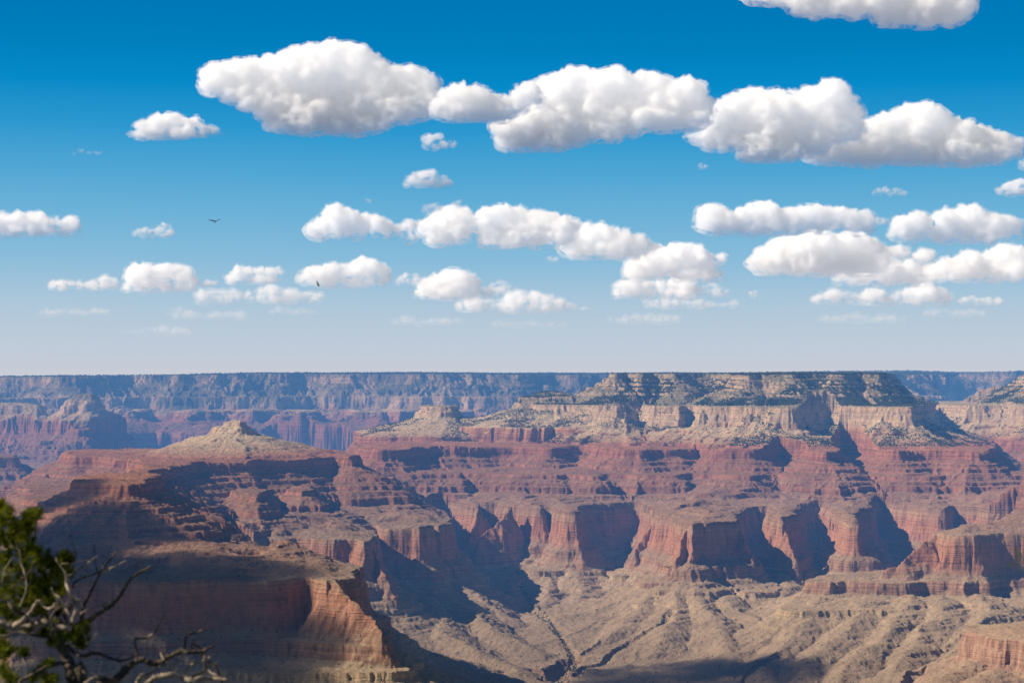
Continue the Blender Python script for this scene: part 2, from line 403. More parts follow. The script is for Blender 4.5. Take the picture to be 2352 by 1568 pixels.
# ledges standing further out
layer(plan([(1450, 6.98), (1480, 6.92), (1540, 6.88), (1600, 6.88), (1640, 6.93), (1650, 7.1), (1560, 7.2), (1460, 7.1)]), -697.0, PR_T, .8, 46)
layer(plan([(1188, 7.56), (1230, 7.50), (1290, 7.48), (1332, 7.54), (1335, 7.7), (1250, 7.75), (1190, 7.7)]), -712.0, PR_T, .8, 47)
layer(plan([(1385, 7.44), (1420, 7.38), (1458, 7.42), (1450, 7.6), (1390, 7.6)]), -722.0, PR_T, .8, 48)
layer(plan([(1690, 6.86), (1740, 6.84), (1780, 6.9), (1780, 7.1), (1700, 7.1)]), -722.0, PR_T, .8, 49)
layer(plan([(1930, 7.0), (1990, 6.98), (2040, 7.05), (2040, 7.3), (1930, 7.3)]), -716.0, PR_T, .8, 50)
# pinnacle buttes on the ridge
layer(plan([(968, 9.74), (985, 9.66), (1015, 9.64), (1036, 9.72), (1030, 9.81), (990, 9.83)]), -150.0, PR_CAP, .9, 51)
layer(plan([(940, 9.70), (1040, 9.64), (1110, 9.61), (1180, 9.58), (1230, 9.53), (1230, 9.88), (1100, 9.78), (1040, 9.78), (960, 9.83)]), -205.0,
      ([-100, 0, 60, 250, 360], [-12, 0, 30, 106, 500], [0, 60, 250, 360], [0, 30, 106, 500]), 1.0, 52)
layer(plan([(1185, 9.70), (1205, 9.62), (1240, 9.60), (1290, 9.56), (1330, 9.54), (1340, 9.84), (1220, 9.86)]), -104.0, PR_CAP, 1.0, 53)
# --- the left butte
layer(chart([(142, 1041), (190, 1043), (246, 1045), (300, 1048), (330, 1052), (328, 1066), (312, 1078), (280, 1082), (215, 1084), (182, 1088), (168, 1096), (180, 1101), (240, 1104),
             (300, 1105), (330, 1103), (348, 1097), (362, 1082), (388, 1066), (444, 1059), (500, 1056), (560, 1055), (629, 1052), (700, 1049), (770, 1045), (812, 1048),
             (826, 1046), (815, 1034), (650, 1027), (400, 1027), (160, 1030), (136, 1035)], ZS), ZS, PR_S, 1.0, 61)
layer(plan([(516, 8.02), (530, 7.92), (562, 7.91), (576, 7.99), (562, 8.07), (530, 8.09)]), -184.0,
      ([-60, -30, 0, 6, 20, 26, 40, 100, 200, 330, 420], [-22, -10, 0, 16, 20, 36, 44, 68, 96, 122, 500], [0, 40, 200, 330, 420], [0, 44, 96, 122, 500]), 1.2, 62)
layer(plan([(430, 8.1), (480, 8.03), (530, 8.0), (560, 8.02), (530, 8.12), (460, 8.16)]), -246.0,
      ([-60, 0, 60, 200, 300], [-8, 0, 22, 62, 500], [0, 60, 200, 300], [0, 22, 62, 500]), .8, 63)
# lower supai benches of the left butte
layer(chart([(60, 1150), (150, 1160), (240, 1166), (330, 1172), (400, 1168), (450, 1150), (470, 1120), (500, 1118), (560, 1136), (600, 1140), (612, 1110), (640, 1104),
             (680, 1122), (720, 1128), (735, 1100), (790, 1092), (850, 1108), (900, 1112), (905, 1095), (800, 1080), (300, 1080), (60, 1100)], -404.0), -404.0,
      ([-400, 0, 3, 8, 40, 43, 60, 63, 110, 113, 170, 250, 255], [-20, 0, 16, 20, 32, 42, 48, 66, 80, 86, 104, 122, 700], [0, 170, 250, 255], [0, 104, 122, 700]), 1.0, 64)
layer(chart([(-200, 1335), (-100, 1340), (100, 1338), (244, 1334), (400, 1333), (520, 1330), (600, 1330), (640, 1326), (700, 1318), (762, 1330), (796, 1318), (832, 1301), (820, 1292), (760, 1280),
             (700, 1270), (630, 1262), (560, 1256), (500, 1244), (488, 1228), (530, 1224), (572, 1238), (600, 1232), (650, 1234), (690, 1230), (750, 1236), (800, 1234), (842, 1240), (852, 1232),
             (846, 1208), (862, 1200), (880, 1206), (915, 1210), (964, 1211), (978, 1200), (996, 1203), (1026, 1199), (1030, 1186), (985, 1172), (930, 1150), (870, 1120), (820, 1100), (700, 1088), (300, 1080),
             (100, 1100), (-200, 1150)], ZR), ZR, PR_R, 1.0, 65)
layer(plan([(622, 5.72), (645, 5.62), (668, 5.70), (650, 5.80)]), -462.0, PR_HILL, .8, 66)
layer(plan([(30, 5.3), (480, 5.18), (700, 5.14), (790, 5.06), (868, 5.06), (880, 5.2), (860, 5.6), (600, 5.6), (30, 5.6)]), -668.0, PR_M, 1.0, 67)
layer(plan([(300, 5.10), (600, 4.98), (800, 4.93), (938, 4.98), (950, 5.15), (900, 5.4), (600, 5.5), (300, 5.5)]), -722.0, PR_T, 1.0, 68)
layer(chart([(896, 1384), (930, 1392), (975, 1390), (990, 1380), (960, 1360), (910, 1365)], -742.0), -742.0, PR_T, .8, 69)
# --- middle buttes at the left edge
layer(plan([(-600, 12.4), (-100, 12.1), (0, 12.2), (82, 12.15), (150, 12.05), (225, 12.0), (268, 11.95), (275, 12.2), (262, 12.7), (100, 12.9), (-600, 13)]), ZS, PR_S, 1.8, 71)
layer(plan([(118, 12.32), (160, 12.25), (215, 12.2), (236, 12.26), (225, 12.4), (140, 12.45)]), -152.0,
      ([-120, -50, 0, 8, 26, 34, 60, 160, 260, 400], [-46, -36, 0, 30, 36, 62, 72, 112, 156, 500], [0, 50, 260, 400], [0, 66, 156, 500]), 1.2, 72)
layer(plan([(-200, 12.35), (-40, 12.25), (30, 12.25), (38, 12.35), (-40, 12.5), (-200, 12.5)]), -185.0, PR_CAP, 1.2, 73)
layer(plan([(-600, 11.4), (0, 11.0), (120, 10.9), (260, 10.95), (330, 11.5), (330, 12.6), (-600, 12.6)]), ZR, PR_R, 2.0, 74)
layer(plan([(-400, 9.3), (-60, 9.35), (0, 9.4), (40, 9.5), (30, 9.9), (-400, 10)]), -378.0, PR_S, 1.2, 75)
layer(plan([(-400, 9.0), (0, 9.05), (20, 9.1), (60, 9.12), (68, 9.2), (110, 9.16), (160, 9.2), (230, 9.4), (230, 9.9), (-400, 10.2)]), -500.0, PR_R, 1.2, 76)
# --- the right-hand redwall spur
layer(chart([(2345, 1196), (2280, 1202), (2215, 1207), (2172, 1212), (2158, 1220), (2170, 1229), (2230, 1229), (2290, 1225), (2352, 1224), (2450, 1222), (2700, 1222), (2700, 1180), (2450, 1180)], ZR), ZR, PR_R, 1.0, 81)
layer(plan([(2400, 7.42), (2450, 7.32), (2700, 7.2), (2700, 7.9), (2430, 7.8)]), ZS, PR_S, 1.0, 82)
layer(chart([(1862, 1331), (1880, 1333), (1910, 1336), (1948, 1333), (1985, 1335), (2060, 1337), (2150, 1335), (2240, 1333), (2352, 1330), (2700, 1325), (2700, 1290), (2150, 1296), (2020, 1308), (1950, 1314), (1885, 1318)], -668.0),
      -668.0, ([-400, 0, 5, 12, 70, 150, 400, 900], [-16, 0, 26, 36, 60, 90, 150, 260], [0, 12, 150, 400, 900], [0, 34, 90, 150, 260]), 1.0, 83)
layer(chart([(1790, 1394), (1830, 1399), (1900, 1399), (1960, 1398), (2020, 1399), (2100, 1397), (2180, 1397), (2230, 1392), (2400, 1388), (2700, 1385), (2700, 1350), (1900, 1366), (1810, 1382)], -726.0), -726.0, PR_T, .55, 84)
layer(plan([(2205, 5.66), (2228, 5.60), (2255, 5.52), (2290, 5.46), (2330, 5.46), (2380, 5.40), (2520, 5.36), (2620, 5.8), (2340, 5.9), (2230, 5.8)]), -702.0, PR_BLK, 1.7, 85)
layer(plan([(2420, 4.7), (2560, 4.6), (2560, 5.0), (2440, 5.0)]), -700.0, PR_BLK, 1.0, 86)

# ridge lines with their own falling crest: (points px, D, z), side slope
RIDGES = [
    ([(762, 5.26, -524), (800, 5.2, -556), (830, 5.15, -600), (860, 5.08, -650)], 1.5),
    ([(2160, 6.80, -530), (2120, 6.76, -566), (2085, 6.72, -606), (2040, 6.72, -650)], 1.5),
    ([(1158, 7.84, -512), (1134, 7.76, -555), (1114, 7.70, -605), (1100, 7.66, -650)], 1.7),
    ([(1492, 7.62, -515), (1478, 7.54, -580), (1462, 7.48, -640)], 1.8),
    ([(1322, 7.68, -540), (1330, 7.60, -600), (1338, 7.54, -645)], 2.2),
    ([(1092, 7.86, -510), (1084, 7.78, -570), (1066, 7.74, -630), (1050, 7.70, -672)], 1.8),
    ([(1570, 7.02, -530), (1560, 6.96, -590), (1550, 6.92, -640)], 2.2),
    ([(1694, 7.1, -540), (1708, 7.05, -600), (1720, 7.02, -645)], 2.4),
    ([(1806, 7.25, -550), (1816, 7.2, -600), (1824, 7.16, -645)], 2.2),
    ([(850, 6.6, -560), (870, 6.5, -610), (890, 6.45, -650)], 2.0),
    # low swells on the platform
    ([(1600, 6.95, -700), (1612, 6.7, -745), (1640, 6.4, -795), (1680, 6.1, -840)], .44), ([(1640, 6.95, -702), (1690, 6.75, -745), (1740, 6.5, -790)], .46),
    ([(1520, 7.0, -700), (1480, 6.8, -750), (1440, 6.6, -800), (1396, 6.45, -842)], .44), ([(1560, 6.9, -706), (1548, 6.65, -755), (1530, 6.4, -805), (1500, 6.2, -850)], .44),
    ([(1250, 7.6, -705), (1262, 7.35, -755), (1255, 7.1, -800), (1240, 6.9, -835)], .46), ([(1190, 7.62, -705), (1178, 7.4, -756), (1188, 7.15, -800)], .46), ([(1310, 7.55, -705), (1340, 7.3, -755), (1330, 7.05, -805)], .46),
    ([(1800, 7.15, -700), (1790, 6.9, -745), (1762, 6.6, -790), (1722, 6.3, -835)], .46), ([(1950, 7.1, -700), (1920, 6.9, -738), (1880, 6.75, -765)], .48),
    ([(2000, 6.5, -702), (1960, 6.3, -748), (1905, 6.05, -795), (1860, 5.8, -838)], .44), ([(1900, 6.55, -704), (1850, 6.35, -750), (1800, 6.15, -800), (1760, 5.9, -845)], .44), ([(2090, 6.5, -702), (2050, 6.25, -750), (1990, 5.95, -805), (1950, 5.7, -845)], .44),
    ([(2170, 6.5, -702), (2140, 6.2, -758), (2080, 5.9, -808), (2040, 5.65, -845)], .44), ([(2260, 6.5, -702), (2250, 6.2, -752), (2200, 5.95, -795)], .44), ([(2230, 5.5, -770), (2160, 5.35, -800), (2060, 5.2, -830)], .44), ([(2300, 5.4, -775), (2230, 5.2, -810), (2150, 5.0, -850)], .44),
    ([(985, 6.95, -700), (1050, 6.7, -755), (1130, 6.5, -805), (1225, 6.3, -852)], .42), ([(930, 6.9, -700), (990, 6.5, -770), (1080, 6.2, -822), (1190, 5.98, -862)], .42), ([(1020, 7.1, -702), (1090, 6.95, -752), (1160, 6.8, -800)], .44),
    ([(880, 5.1, -720), (985, 5.0, -770), (1090, 4.95, -820), (1180, 4.9, -860)], .42), ([(860, 5.4, -712), (960, 5.45, -770), (1070, 5.5, -822), (1180, 5.5, -862)], .42),
    ([(1330, 6.02, -874), (1430, 6.0, -864), (1560, 5.98, -860), (1680, 5.9, -868)], .3), ([(1400, 5.5, -880), (1600, 5.45, -868), (1800, 5.3, -862)], .3),
]

# side canyons cut into the platform: centre line (px, D), half width, depth
GORGES = [
    ([(1190, 7.55), (1215, 7.25), (1245, 6.95), (1262, 6.75), (1290, 6.52), (1312, 6.3), (1318, 6.12), (1300, 5.95), (1300, 5.7), (1330, 5.4)], 26, 14),
    ([(1312, 6.24), (1296, 6.1), (1270, 5.98), (1288, 5.85), (1310, 5.7), (1300, 5.4), (1290, 4.6)], 62, 60),
    ([(1225, 6.08), (1262, 6.02), (1296, 5.98)], 40, 42),
    ([(1540, 6.62), (1500, 6.52), (1455, 6.42), (1420, 6.36), (1380, 6.15), (1330, 6.0)], 24, 24),
    ([(1800, 6.05), (1760, 5.92), (1700, 5.84), (1640, 5.80), (1560, 5.72), (1440, 5.66), (1330, 5.62)], 26, 26),
    ([(2240, 5.9), (2120, 5.7), (2060, 5.55), (2040, 5.42), (2020, 5.2), (1990, 5.0)], 44, 50),
    ([(2300, 6.3), (2240, 6.15), (2180, 6.0), (2100, 5.9), (2000, 5.86)], 22, 16),
]

def segdist(px, pts3):
    """distance of points to a 3-D polyline in plan, with height along it"""
    X, Y = px
    best = None; bz = None
    for a, b in zip(pts3[:-1], pts3[1:]):
        dx, dy = b[0] - a[0], b[1] - a[1]; L = dx * dx + dy * dy
        t = np.clip(((X - a[0]) * dx + (Y - a[1]) * dy) / L, 0, 1)
        d = np.sqrt((X - a[0] - t * dx) ** 2 + (Y - a[1] - t * dy) ** 2)
        z = a[2] + (b[2] - a[2]) * t
        if best is None: best, bz = d, z
        else:
            m = d < best
            best = np.where(m, d, best); bz = np.where(m, z, bz)
    return best, bz

_SDF = {}
def beds():
    rs = random.Random(5); zi = [-1200.0]; zo = [-1200.0]; z = -1200.0
    while z < 60:
        b = rs.choice([6, 9, 12, 17, 23, 30])
        if z < -650: b *= .9
        zi += [z + b * .72, z + b]; zo += [z + b * .30, z + b]; z += b
    return zi, zo
BED_IN, BED_OUT = beds()
def terrain_height(X, Y):
    sh = X.shape
    X = X.ravel().astype(F32); Y = Y.ravel().astype(F32)
    # shared erosion warp: bays stack through all strata
    r = 1.0 + np.clip((Y - 9500) / 4500, 0, 1) * 1.3
    wx = 24 * fbm(X, Y, 190, 2, 1.0) + 5.5 * fbm(X, Y, 74, 2, 2.0) + 3.4 * n2(X, Y, 24, 3.0) + 2.6 * n2(X, Y, 11, 4.0)
    wy = 24 * fbm(X, Y, 190, 2, 5.0) + 5.5 * fbm(X, Y, 74, 2, 6.0) + 3.4 * n2(X, Y, 24, 7.0) + 2.6 * n2(X, Y, 11, 8.0)
    far = Y > 11000
    wx = np.where(far, wx + 90 * n2(X, Y, 620, 9.0) + 50 * n2(X, Y, 260, 9.5), wx); wy = np.where(far, wy + 110 * n2(X, Y, 520, 10.0), wy)
    PX = X + wx * r; PY = Y + wy * r
    # floor of the canyon
    H = -905 + 0.075 * np.clip(PY - 5900, -1500, 1500) + np.clip((PX + 0) * 0.0, 0, 0)
    H = H + 8 * fbm(X, Y, 520, 2, 12.0) - 40 * sstep(9000, 12000, Y)
    H = np.where(Y > 9000, np.maximum(H, -800), H)
    mask = np.clip(0.5 + 0.9 * fbm(X, Y, 170, 2, 14.0), 0, 1)
    gul_far = np.abs(fbm(X, Y, 120, 2, 15.0))
    rimd = {k: np.full(X.shape, 900.0, dtype=F32) for k in 'RSC'}    # setback from the rims of the stratum below
    BELOW = {'S': 'R', 'C': 'S', 'K': 'C'}
    for poly, z, prof, rough, seed, cls in sorted(LAYERS, key=lambda L: 'MRSCK'.index(L[5])):
        P = np.array(poly); reach = 1500.0
        lo = P.min(0) - reach; hi = P.max(0) + reach
        sel = np.nonzero((PX > lo[0]) & (PX < hi[0]) & (PY > lo[1]) & (PY < hi[1]))[0]
        if len(sel) == 0: continue
        if id(poly) not in _SDF:
            G = sdf(poly, reach); gy, gx = np.gradient(G, GS)
            _SDF[id(poly)] = (G, gx.astype(F32), gy.astype(F32))
        G, gx, gy = _SDF[id(poly)]
        x = PX[sel]; y = PY[sel]
        d = bil(G, x, y)
        near = d < reach * 0.985
        sel = sel[near]; x = x[near]; y = y[near]; d = d[near]
        nx = bil(gx, x, y); ny = bil(gy, x, y)
        dd = np.clip(d, 0, None)
        qx = x - nx * (d - 70); qy = y - ny * (d - 70)
        # layer specific crenulation: flutes on the cliff line, growing gullies below
        d = d + rough * (20 * n2(x, y, 131, seed + .1) + 12 * n2(x, y, 57, seed) * np.clip(.3 + n2(x, y, 230, seed + .2), 0, 1) + 4 * np.abs(n2(x, y, 23, seed + .3)) + 2.2 * n2(x, y, 12, seed + .4)) * np.exp(-np.abs(d) / 200)
        gl = 1 - np.abs(n2(qx, qy, 58, seed + .7)) * 2.0            # ridged: spurs between gullies
        gs = 1 - np.abs(n2(qx, qy, 21, seed + .9)) * 2.0
        grow = np.clip(dd / 240, 0, 1)
        d2 = d - grow * (34 * gl * rough ** .5 + 9 * gs)
        d2 = np.where(dd > 0, np.maximum(d2, d * 0.45), d)
        sd, sz, md, mz = prof
        sd = list(sd) + [sd[-1] + 2500]; sz = list(sz) + [sz[-1] + 1300]; md = list(md) + [md[-1] + 2500]; mz = list(mz) + [mz[-1] + 1300]
        hs = np.interp(d2, sd, sz).astype(F32); hm = np.interp(d2, md, mz).astype(F32)
        m = mask[sel] * 0.36
        cliffy = np.exp(-dd / 40)
        brk = sstep(-.12, .4, fbm(x, y, 170, 3, 27.0 + seed)) * .9 if cls == 'C' else sstep(.12, .5, fbm(x, y, 150, 2, 27.0 + seed)) * (.8 if cls == 'K' else .5)
        m = m * (1 - cliffy) + (0.06 + brk) * cliffy
        drop = hs * (1 - m) + hm * m
        if cls in 'RM':             # ribs and runnels fanning down the lower slopes
            drop = drop + 15 * np.abs(n2(qx, qy, 50, seed + 1.1)) * np.clip((dd - 80) / 160, 0, 1) + 4 * np.abs(n2(qx, qy, 17, seed + 1.3)) * np.clip((dd - 70) / 80, 0, 1) * np.clip(1.6 - dd / 400, .2, 1)
        h = z - drop
        if (cls == 'R') or (cls == 'S' and prof is PR_S) or (cls == 'C' and prof is PR_C):
            rimd[cls][sel] = np.minimum(rimd[cls][sel], d)
        if cls in BELOW:            # a stratum never stands out beyond the rim of the one that carries it
            h = h - 12.0 * np.clip(rimd[BELOW[cls]][sel] + 2, 0, None)
        H[sel] = np.maximum(H[sel], h)
    for pts, sl in RIDGES:
        p3 = [((a - CX) / FOC * b * 1000, b * 1000, c) for a, b, c in pts]
        A = np.array(p3); lo = A.min(0) - 700; hi = A.max(0) + 700
        sel = np.nonzero((PX > lo[0]) & (PX < hi[0]) & (PY > lo[1]) & (PY < hi[1]))[0]
        x = PX[sel]; y = PY[sel]
        d, z = segdist((x, y), p3)
        if sl > 1:
            n = 10 * n2(x, y, 34, 3.3) + 5 * n2(x, y, 14, 4.4)
            h = z - sl * d + n
            h = np.floor(h / 9) * 9 + np.clip((h / 9 - np.floor(h / 9)) * 18 - 0, 0, 9) * 1.0
        else:
            h = z + 5 - sl * np.sqrt(d * d + 350) + sl * 18 + 5 * n2(x, y, 90, 3.9) - 7 * np.abs(n2(x, y, 38, 4.9)) * np.clip(d / 60, 0, 1)
        h = np.where(H[sel] > -515, -9999, h)
        H[sel] = np.maximum(H[sel], h)
    # bedding: beds of uneven thickness stand out as ledges, strongest in the red ledgy series
    keep = H.copy()
    T = np.interp(H, BED_IN, BED_OUT).astype(F32)
    amt = np.interp(H, [-900, -800, -780, -655, -648, -530, -522, -300, -290, -150, -140, -70, -58, 0], [.1, .1, .7, .8, .35, .35, .95, .95, .45, .35, .3, .4, .95, .6])
    amt = amt * np.clip(.85 + 1.1 * fbm(X, Y, 140, 2, 23.0), .1, 1)
    H = (H + (T - H) * amt).astype(F32)
    # soft platform swells and drainage
    low = sstep(-700, -790, H)
    H = H - low * 2.5 * np.abs(fbm(X, Y, 130, 2, 16.0)) + low * 1.4 * fbm(X, Y, 34, 2, 17.0)
    for pts, w, dep in GORGES:
        p3 = [((a - CX) / FOC * b * 1000, b * 1000, 0) for a, b in pts]
        A = np.array(p3); lo = A.min(0) - 300; hi = A.max(0) + 300
        sel = np.nonzero((PX > lo[0]) & (PX < hi[0]) & (PY > lo[1]) & (PY < hi[1]) & (H < -690))[0]
        if len(sel) == 0: continue
        w = w * .62; dep = dep * .62
        x = PX[sel]; y = PY[sel]
        wob = 14 * n2(x, y, 55, seed + 1.5)
        d, _ = segdist((x, y), p3)
        d = d + wob * (w / 40)
        cut = np.interp(d, [0, w * .35, w * .8, w * .9, w * 1.0, w * 1.06, w * 2.2], [dep, dep * .86, dep * .62, dep * .3, dep * .24, dep * .04, 0])
        H[sel] -= cut.astype(F32)
    # rubble
    steepless = 1.0
    H = H + 1.6 * fbm(X, Y, 17, 2, 18.0) + 0.9 * n2(X, Y, 6, 19.0)
    H = H + np.where(H > -12, 3.0 * np.clip(n2(X, Y, 14, 20.0), 0, 1) + 2.5 * np.clip(n2(X, Y, 30, 20.5), 0, 1), 0)
    H = H + sstep(-200, -20, H) * (8 * n2(X, Y, 1000, 25.0) + 5 * n2(X, Y, 260, 26.0))
    # the north rim dips westward
    tiltz = np.where(Y > 13800, np.clip((X + 1500) / 1400.0, -2.2, 0) * 13, 0)
    H = H + tiltz * sstep(-400, -50, H)
    return H.reshape(sh)

cols = np.concatenate([np.arange(-1300, -120, 9.0), np.arange(-120, 2470, 1.75), np.arange(2470, 2760, 9.0)])
rows = np.concatenate([np.arange(4300, 5000, 6.0), np.arange(5000, 6900, 3.6), np.arange(6900, 9400, 3.0), np.arange(9400, 10600, 5.0), np.arange(10600, 13000, 10.0),
                       np.arange(13000, 15400, 6.0), np.arange(15400, 17800, 12.0), np.arange(17800, 20600, 60.0), np.array([22000., 25000., 30000., 40000.])])
DD, CC = np.meshgrid(rows.astype(F32), cols.astype(F32), indexing='ij')
XX = (CC - CX) / FOC * DD
import time as _t
_t0 = _t.time()
HH = np.empty_like(XX)
for k in range(0, len(rows), 200):
    HH[k:k + 200] = terrain_height(XX[k:k + 200], DD[k:k + 200])
HH[rows > 20000] = HH[rows <= 20000][-1][None, :]
# overhangs, alcoves and rubble that change with height
_p = np.stack([XX.ravel(), DD.ravel(), HH.ravel() * 1.6], -1)
def _n3(p, s, seed):
    x, y, z = p[:, 0] / s + seed * 3.7, p[:, 1] / s - seed * 1.9, p[:, 2] / s + seed * 7.3
    return (vnoise(x + .37 * z, y + .61 * z + 11.3) + vnoise(y - .43 * x + 5.1, z + .29 * x)) / 1.5
_w = (.35 + .65 * sstep(-860, -700, HH.ravel())) * np.where(DD.ravel() > 11000, 1.8, 1)
SX = XX + (_w * (3.2 * _n3(_p, 42, 1.0) + 1.6 * _n3(_p, 17, 2.0))).reshape(XX.shape)
SY = DD + (_w * (7.0 * _n3(_p, 50, 3.0) + 3.2 * _n3(_p, 20, 4.0))).reshape(XX.shape)
del _p
print('terrain', XX.shape, _t.time() - _t0)
_SDF.clear()
# ------------------------------------------------------------------ terrain objects
def region(cx, cD, ch):
    """0 far wall, 1 mesa, 2 butte, 3 canyon floor, 4 spur"""
    px = cx / cD * FOC + CX
    r = np.full(cx.shape, 1, dtype=np.int8)
    r[(px < 860) & (cD < 8700)] = 2
    r[(px < 1085) & (cD < 7900)] = 2
    r[(px < 300) & (cD > 8700)] = 5
    r[(px > 1790) & (cD < 7050)] = 4
    r[(ch < -706)] = 3
    r[(cD > 11300)] = 0
    r[(px < 300) & (cD > 11300) & (cD < 13050)] = 5
    r[(px > 2120) & (cD > 9650) & (cD < 12600)] = 6
    r[(px > 1830) & (cD > 14900)] = 7
    r[(cD < 9000) & (ch < -706)] = 3
    return r
nr, nc = XX.shape
idx = np.arange(nr * nc, dtype=np.int32).reshape(nr, nc)
faces = np.stack([idx[:-1, :-1], idx[:-1, 1:], idx[1:, 1:], idx[1:, :-1]], -1).reshape(-1, 4)
V = np.stack([SX, SY, HH], -1).reshape(-1, 3)
RG = region(((XX[:-1, :-1] + XX[1:, 1:]) / 2), ((DD[:-1, :-1] + DD[1:, 1:]) / 2), ((HH[:-1, :-1] + HH[1:, 1:]) / 2)).ravel()
NAMES = {0: 'canyon_rim_terrain', 1: 'mesa_terrain', 2: 'butte_terrain', 3: 'canyon_floor', 4: 'ridge_terrain', 5: 'side_butte_terrain', 6: 'side_mesa_terrain', 7: 'horizon_plateau_terrain'}
for k, nm in NAMES.items():
    f = faces[RG == k]
    if len(f) == 0: continue
    used = np.zeros(len(V), dtype=bool); used[f.ravel()] = True
    mp = np.cumsum(used, dtype=np.int32) - 1
    o = mesh_np(nm, V[used], mp[f], ROCK)
    tag(o, kind='structure')
print('mesh built', _t.time() - _t0)

# near side of the canyon, under and behind the viewer
def near_h(x, y):
    r = np.sqrt(x * x + y * y)
    base = np.interp(r, [0, 2, 4, 9, 20, 60, 150, 400, 900, 1800, 3000, 4300], [-1.75, -1.75, -2.1, -4.2, -9, -34, -95, -240, -420, -700, -890, -1000])
    base = np.where(y < 0, np.interp(-y, [0, 30, 4000], [0, 1.0, 1.0]) * (-1.75 - base) + base, base)
    return base + 0.1 * fbm(x, y, 3.0, 3, 31.0) * np.clip(r / 3, 0, 1) + np.clip(r / 60, 0, 1) * 6 * fbm(x, y, 90, 3, 32.0)
rr = np.concatenate([np.array([0.0]), np.geomspace(.5, 4310, 110)]); aa = np.linspace(0, 2 * math.pi, 181)
RR, AA = np.meshgrid(rr, aa, indexing='ij')
NX = RR * np.sin(AA); NY = RR * np.cos(AA)
NH = near_h(NX.astype(F32), NY.astype(F32))
i2 = np.arange(NX.size, dtype=np.int32).reshape(NX.shape)
f2 = np.stack([i2[1:-1, :-1], i2[2:, :-1], i2[2:, 1:], i2[1:-1, 1:]], -1).reshape(-1, 4)
tag(mesh_np('rim_ground', np.stack([NX, NY, NH], -1).reshape(-1, 3), f2, ROCK), kind='structure')

# ------------------------------------------------------------------ far vegetation: dots of pinyon and juniper, forest on the tops
gz = HH
slope_r = np.abs(np.gradient(HH, axis=0) / np.gradient(DD, axis=0))
def scatter(mask_p, count, r0, r1, name, zs=1.25):
    p = mask_p.ravel(); c = np.cumsum(p); tot = c[-1]
    pick = np.searchsorted(c, RNG.random(count) * tot)
    pts = V[pick].astype(np.float64)
    dx = 1.75 / FOC * pts[:, 1]
    pts[:, 0] += RNG.uniform(-.5, .5, count) * dx
    r = RNG.uniform(r0, r1, count) * np.where(pts[:, 1] > 11000, 1.25, 1.0)
    base = np.array([(1, 0, .45), (.3, .95, .45), (-.8, .6, .45), (-.8, -.6, .45), (.3, -.95, .45), (0, 0, 1.5), (0, 0, -.4)])
    vv = base[None] * r[:, None, None] * np.array([1, 1, zs])
    vv = vv * (1 + RNG.uniform(-.25, .25, vv.shape)) + pts[:, None, :]
    bf = np.array([(0, 1, 5), (1, 2, 5), (2, 3, 5), (3, 4, 5), (4, 0, 5), (1, 0, 6), (2, 1, 6), (3, 2, 6), (4, 3, 6), (0, 4, 6)])
    ff = (bf[None] + (np.arange(count) * 7)[:, None, None]).reshape(-1, 3)
    o = mesh_np(name, vv.reshape(-1, 3), ff, SCRUB)
    tag(o, kind='stuff')
    return o
pxg = (XX / DD * FOC + CX)
inv = (pxg > -20) & (pxg < 2370)
cell = DD / DD.max()
nz = np.clip(fbm(XX.ravel(), DD.ravel(), 130, 2, 41.0).reshape(XX.shape) * 2.4 + .7, .03, 1.9)
top = inv & (gz > -14) & (slope_r < .5) & (DD < 9700) & (DD > 8400)
tor = inv & (gz < -25) & (gz > -138) & (slope_r < 1.1) & (DD < 10800) & (DD > 8200)
her = inv & ((pxg > 860) | (DD > 8700)) & (gz < -160) & (gz > -300) & (slope_r < 1.0) & (DD < 10800) & (DD > 7500)
sup = inv & (gz < -300) & (gz > -520) & (slope_r < .8) & (DD < 9200)
o = scatter(top.astype(F32) * 1.0 * (DD < 9500), 9000, 2.2, 4.4, 'forest'); o['label'] = 'dark conifer forest covering the flat top of the mesa'; o['category'] = 'forest'
o = scatter(tor * nz, 26000, 1.6, 3.9, 'woodland'); o['label'] = 'pinyon and juniper woodland on the slope between the two pale cliff bands'; o['category'] = 'woodland'
o = scatter(her * nz * (1 + 0 * gz), 17000, 1.3, 2.8, 'scrub'); o['label'] = 'green scrub dotting the pale talus slopes above the red cliffs'; o['category'] = 'scrub'
farm = inv & (DD > 14300) & (DD < 17900) & (gz > -20) & (slope_r < .6)
o = scatter(farm.astype(F32), 12000, 2.6, 5.0, 'treeline'); o['label'] = 'distant treeline along the blue far rim of the canyon'; o['category'] = 'treeline'
wash = np.zeros(XX.shape, dtype=bool)
for pts_, w_, d_ in GORGES[:4]:
    p3_ = [((a - CX) / FOC * b * 1000, b * 1000, 0) for a, b in pts_]
    dd_, _ = segdist((XX, DD), p3_); wash |= dd_ < w_ * .35
o = scatter((inv & wash & (gz < -700)).astype(F32), 1500, 1.6, 3.4, 'undergrowth', 1.0); o['label'] = 'green brush lining the winding wash across the canyon floor'; o['category'] = 'brush'
print('veg', _t.time() - _t0)
# ------------------------------------------------------------------ clouds
def n3(p, s, seed):
    """cheap solid noise from three sheared planes"""
    x, y, z = p[:, 0] / s + seed * 3.7, p[:, 1] / s - seed * 1.9, p[:, 2] / s + seed * 7.3
    return (vnoise(x + .37 * z, y + .61 * z + 11.3) + vnoise(y - .43 * x + 5.1, z + .29 * x) + vnoise(z - .51 * y, x + .47 * y + 23.7)) / 1.9

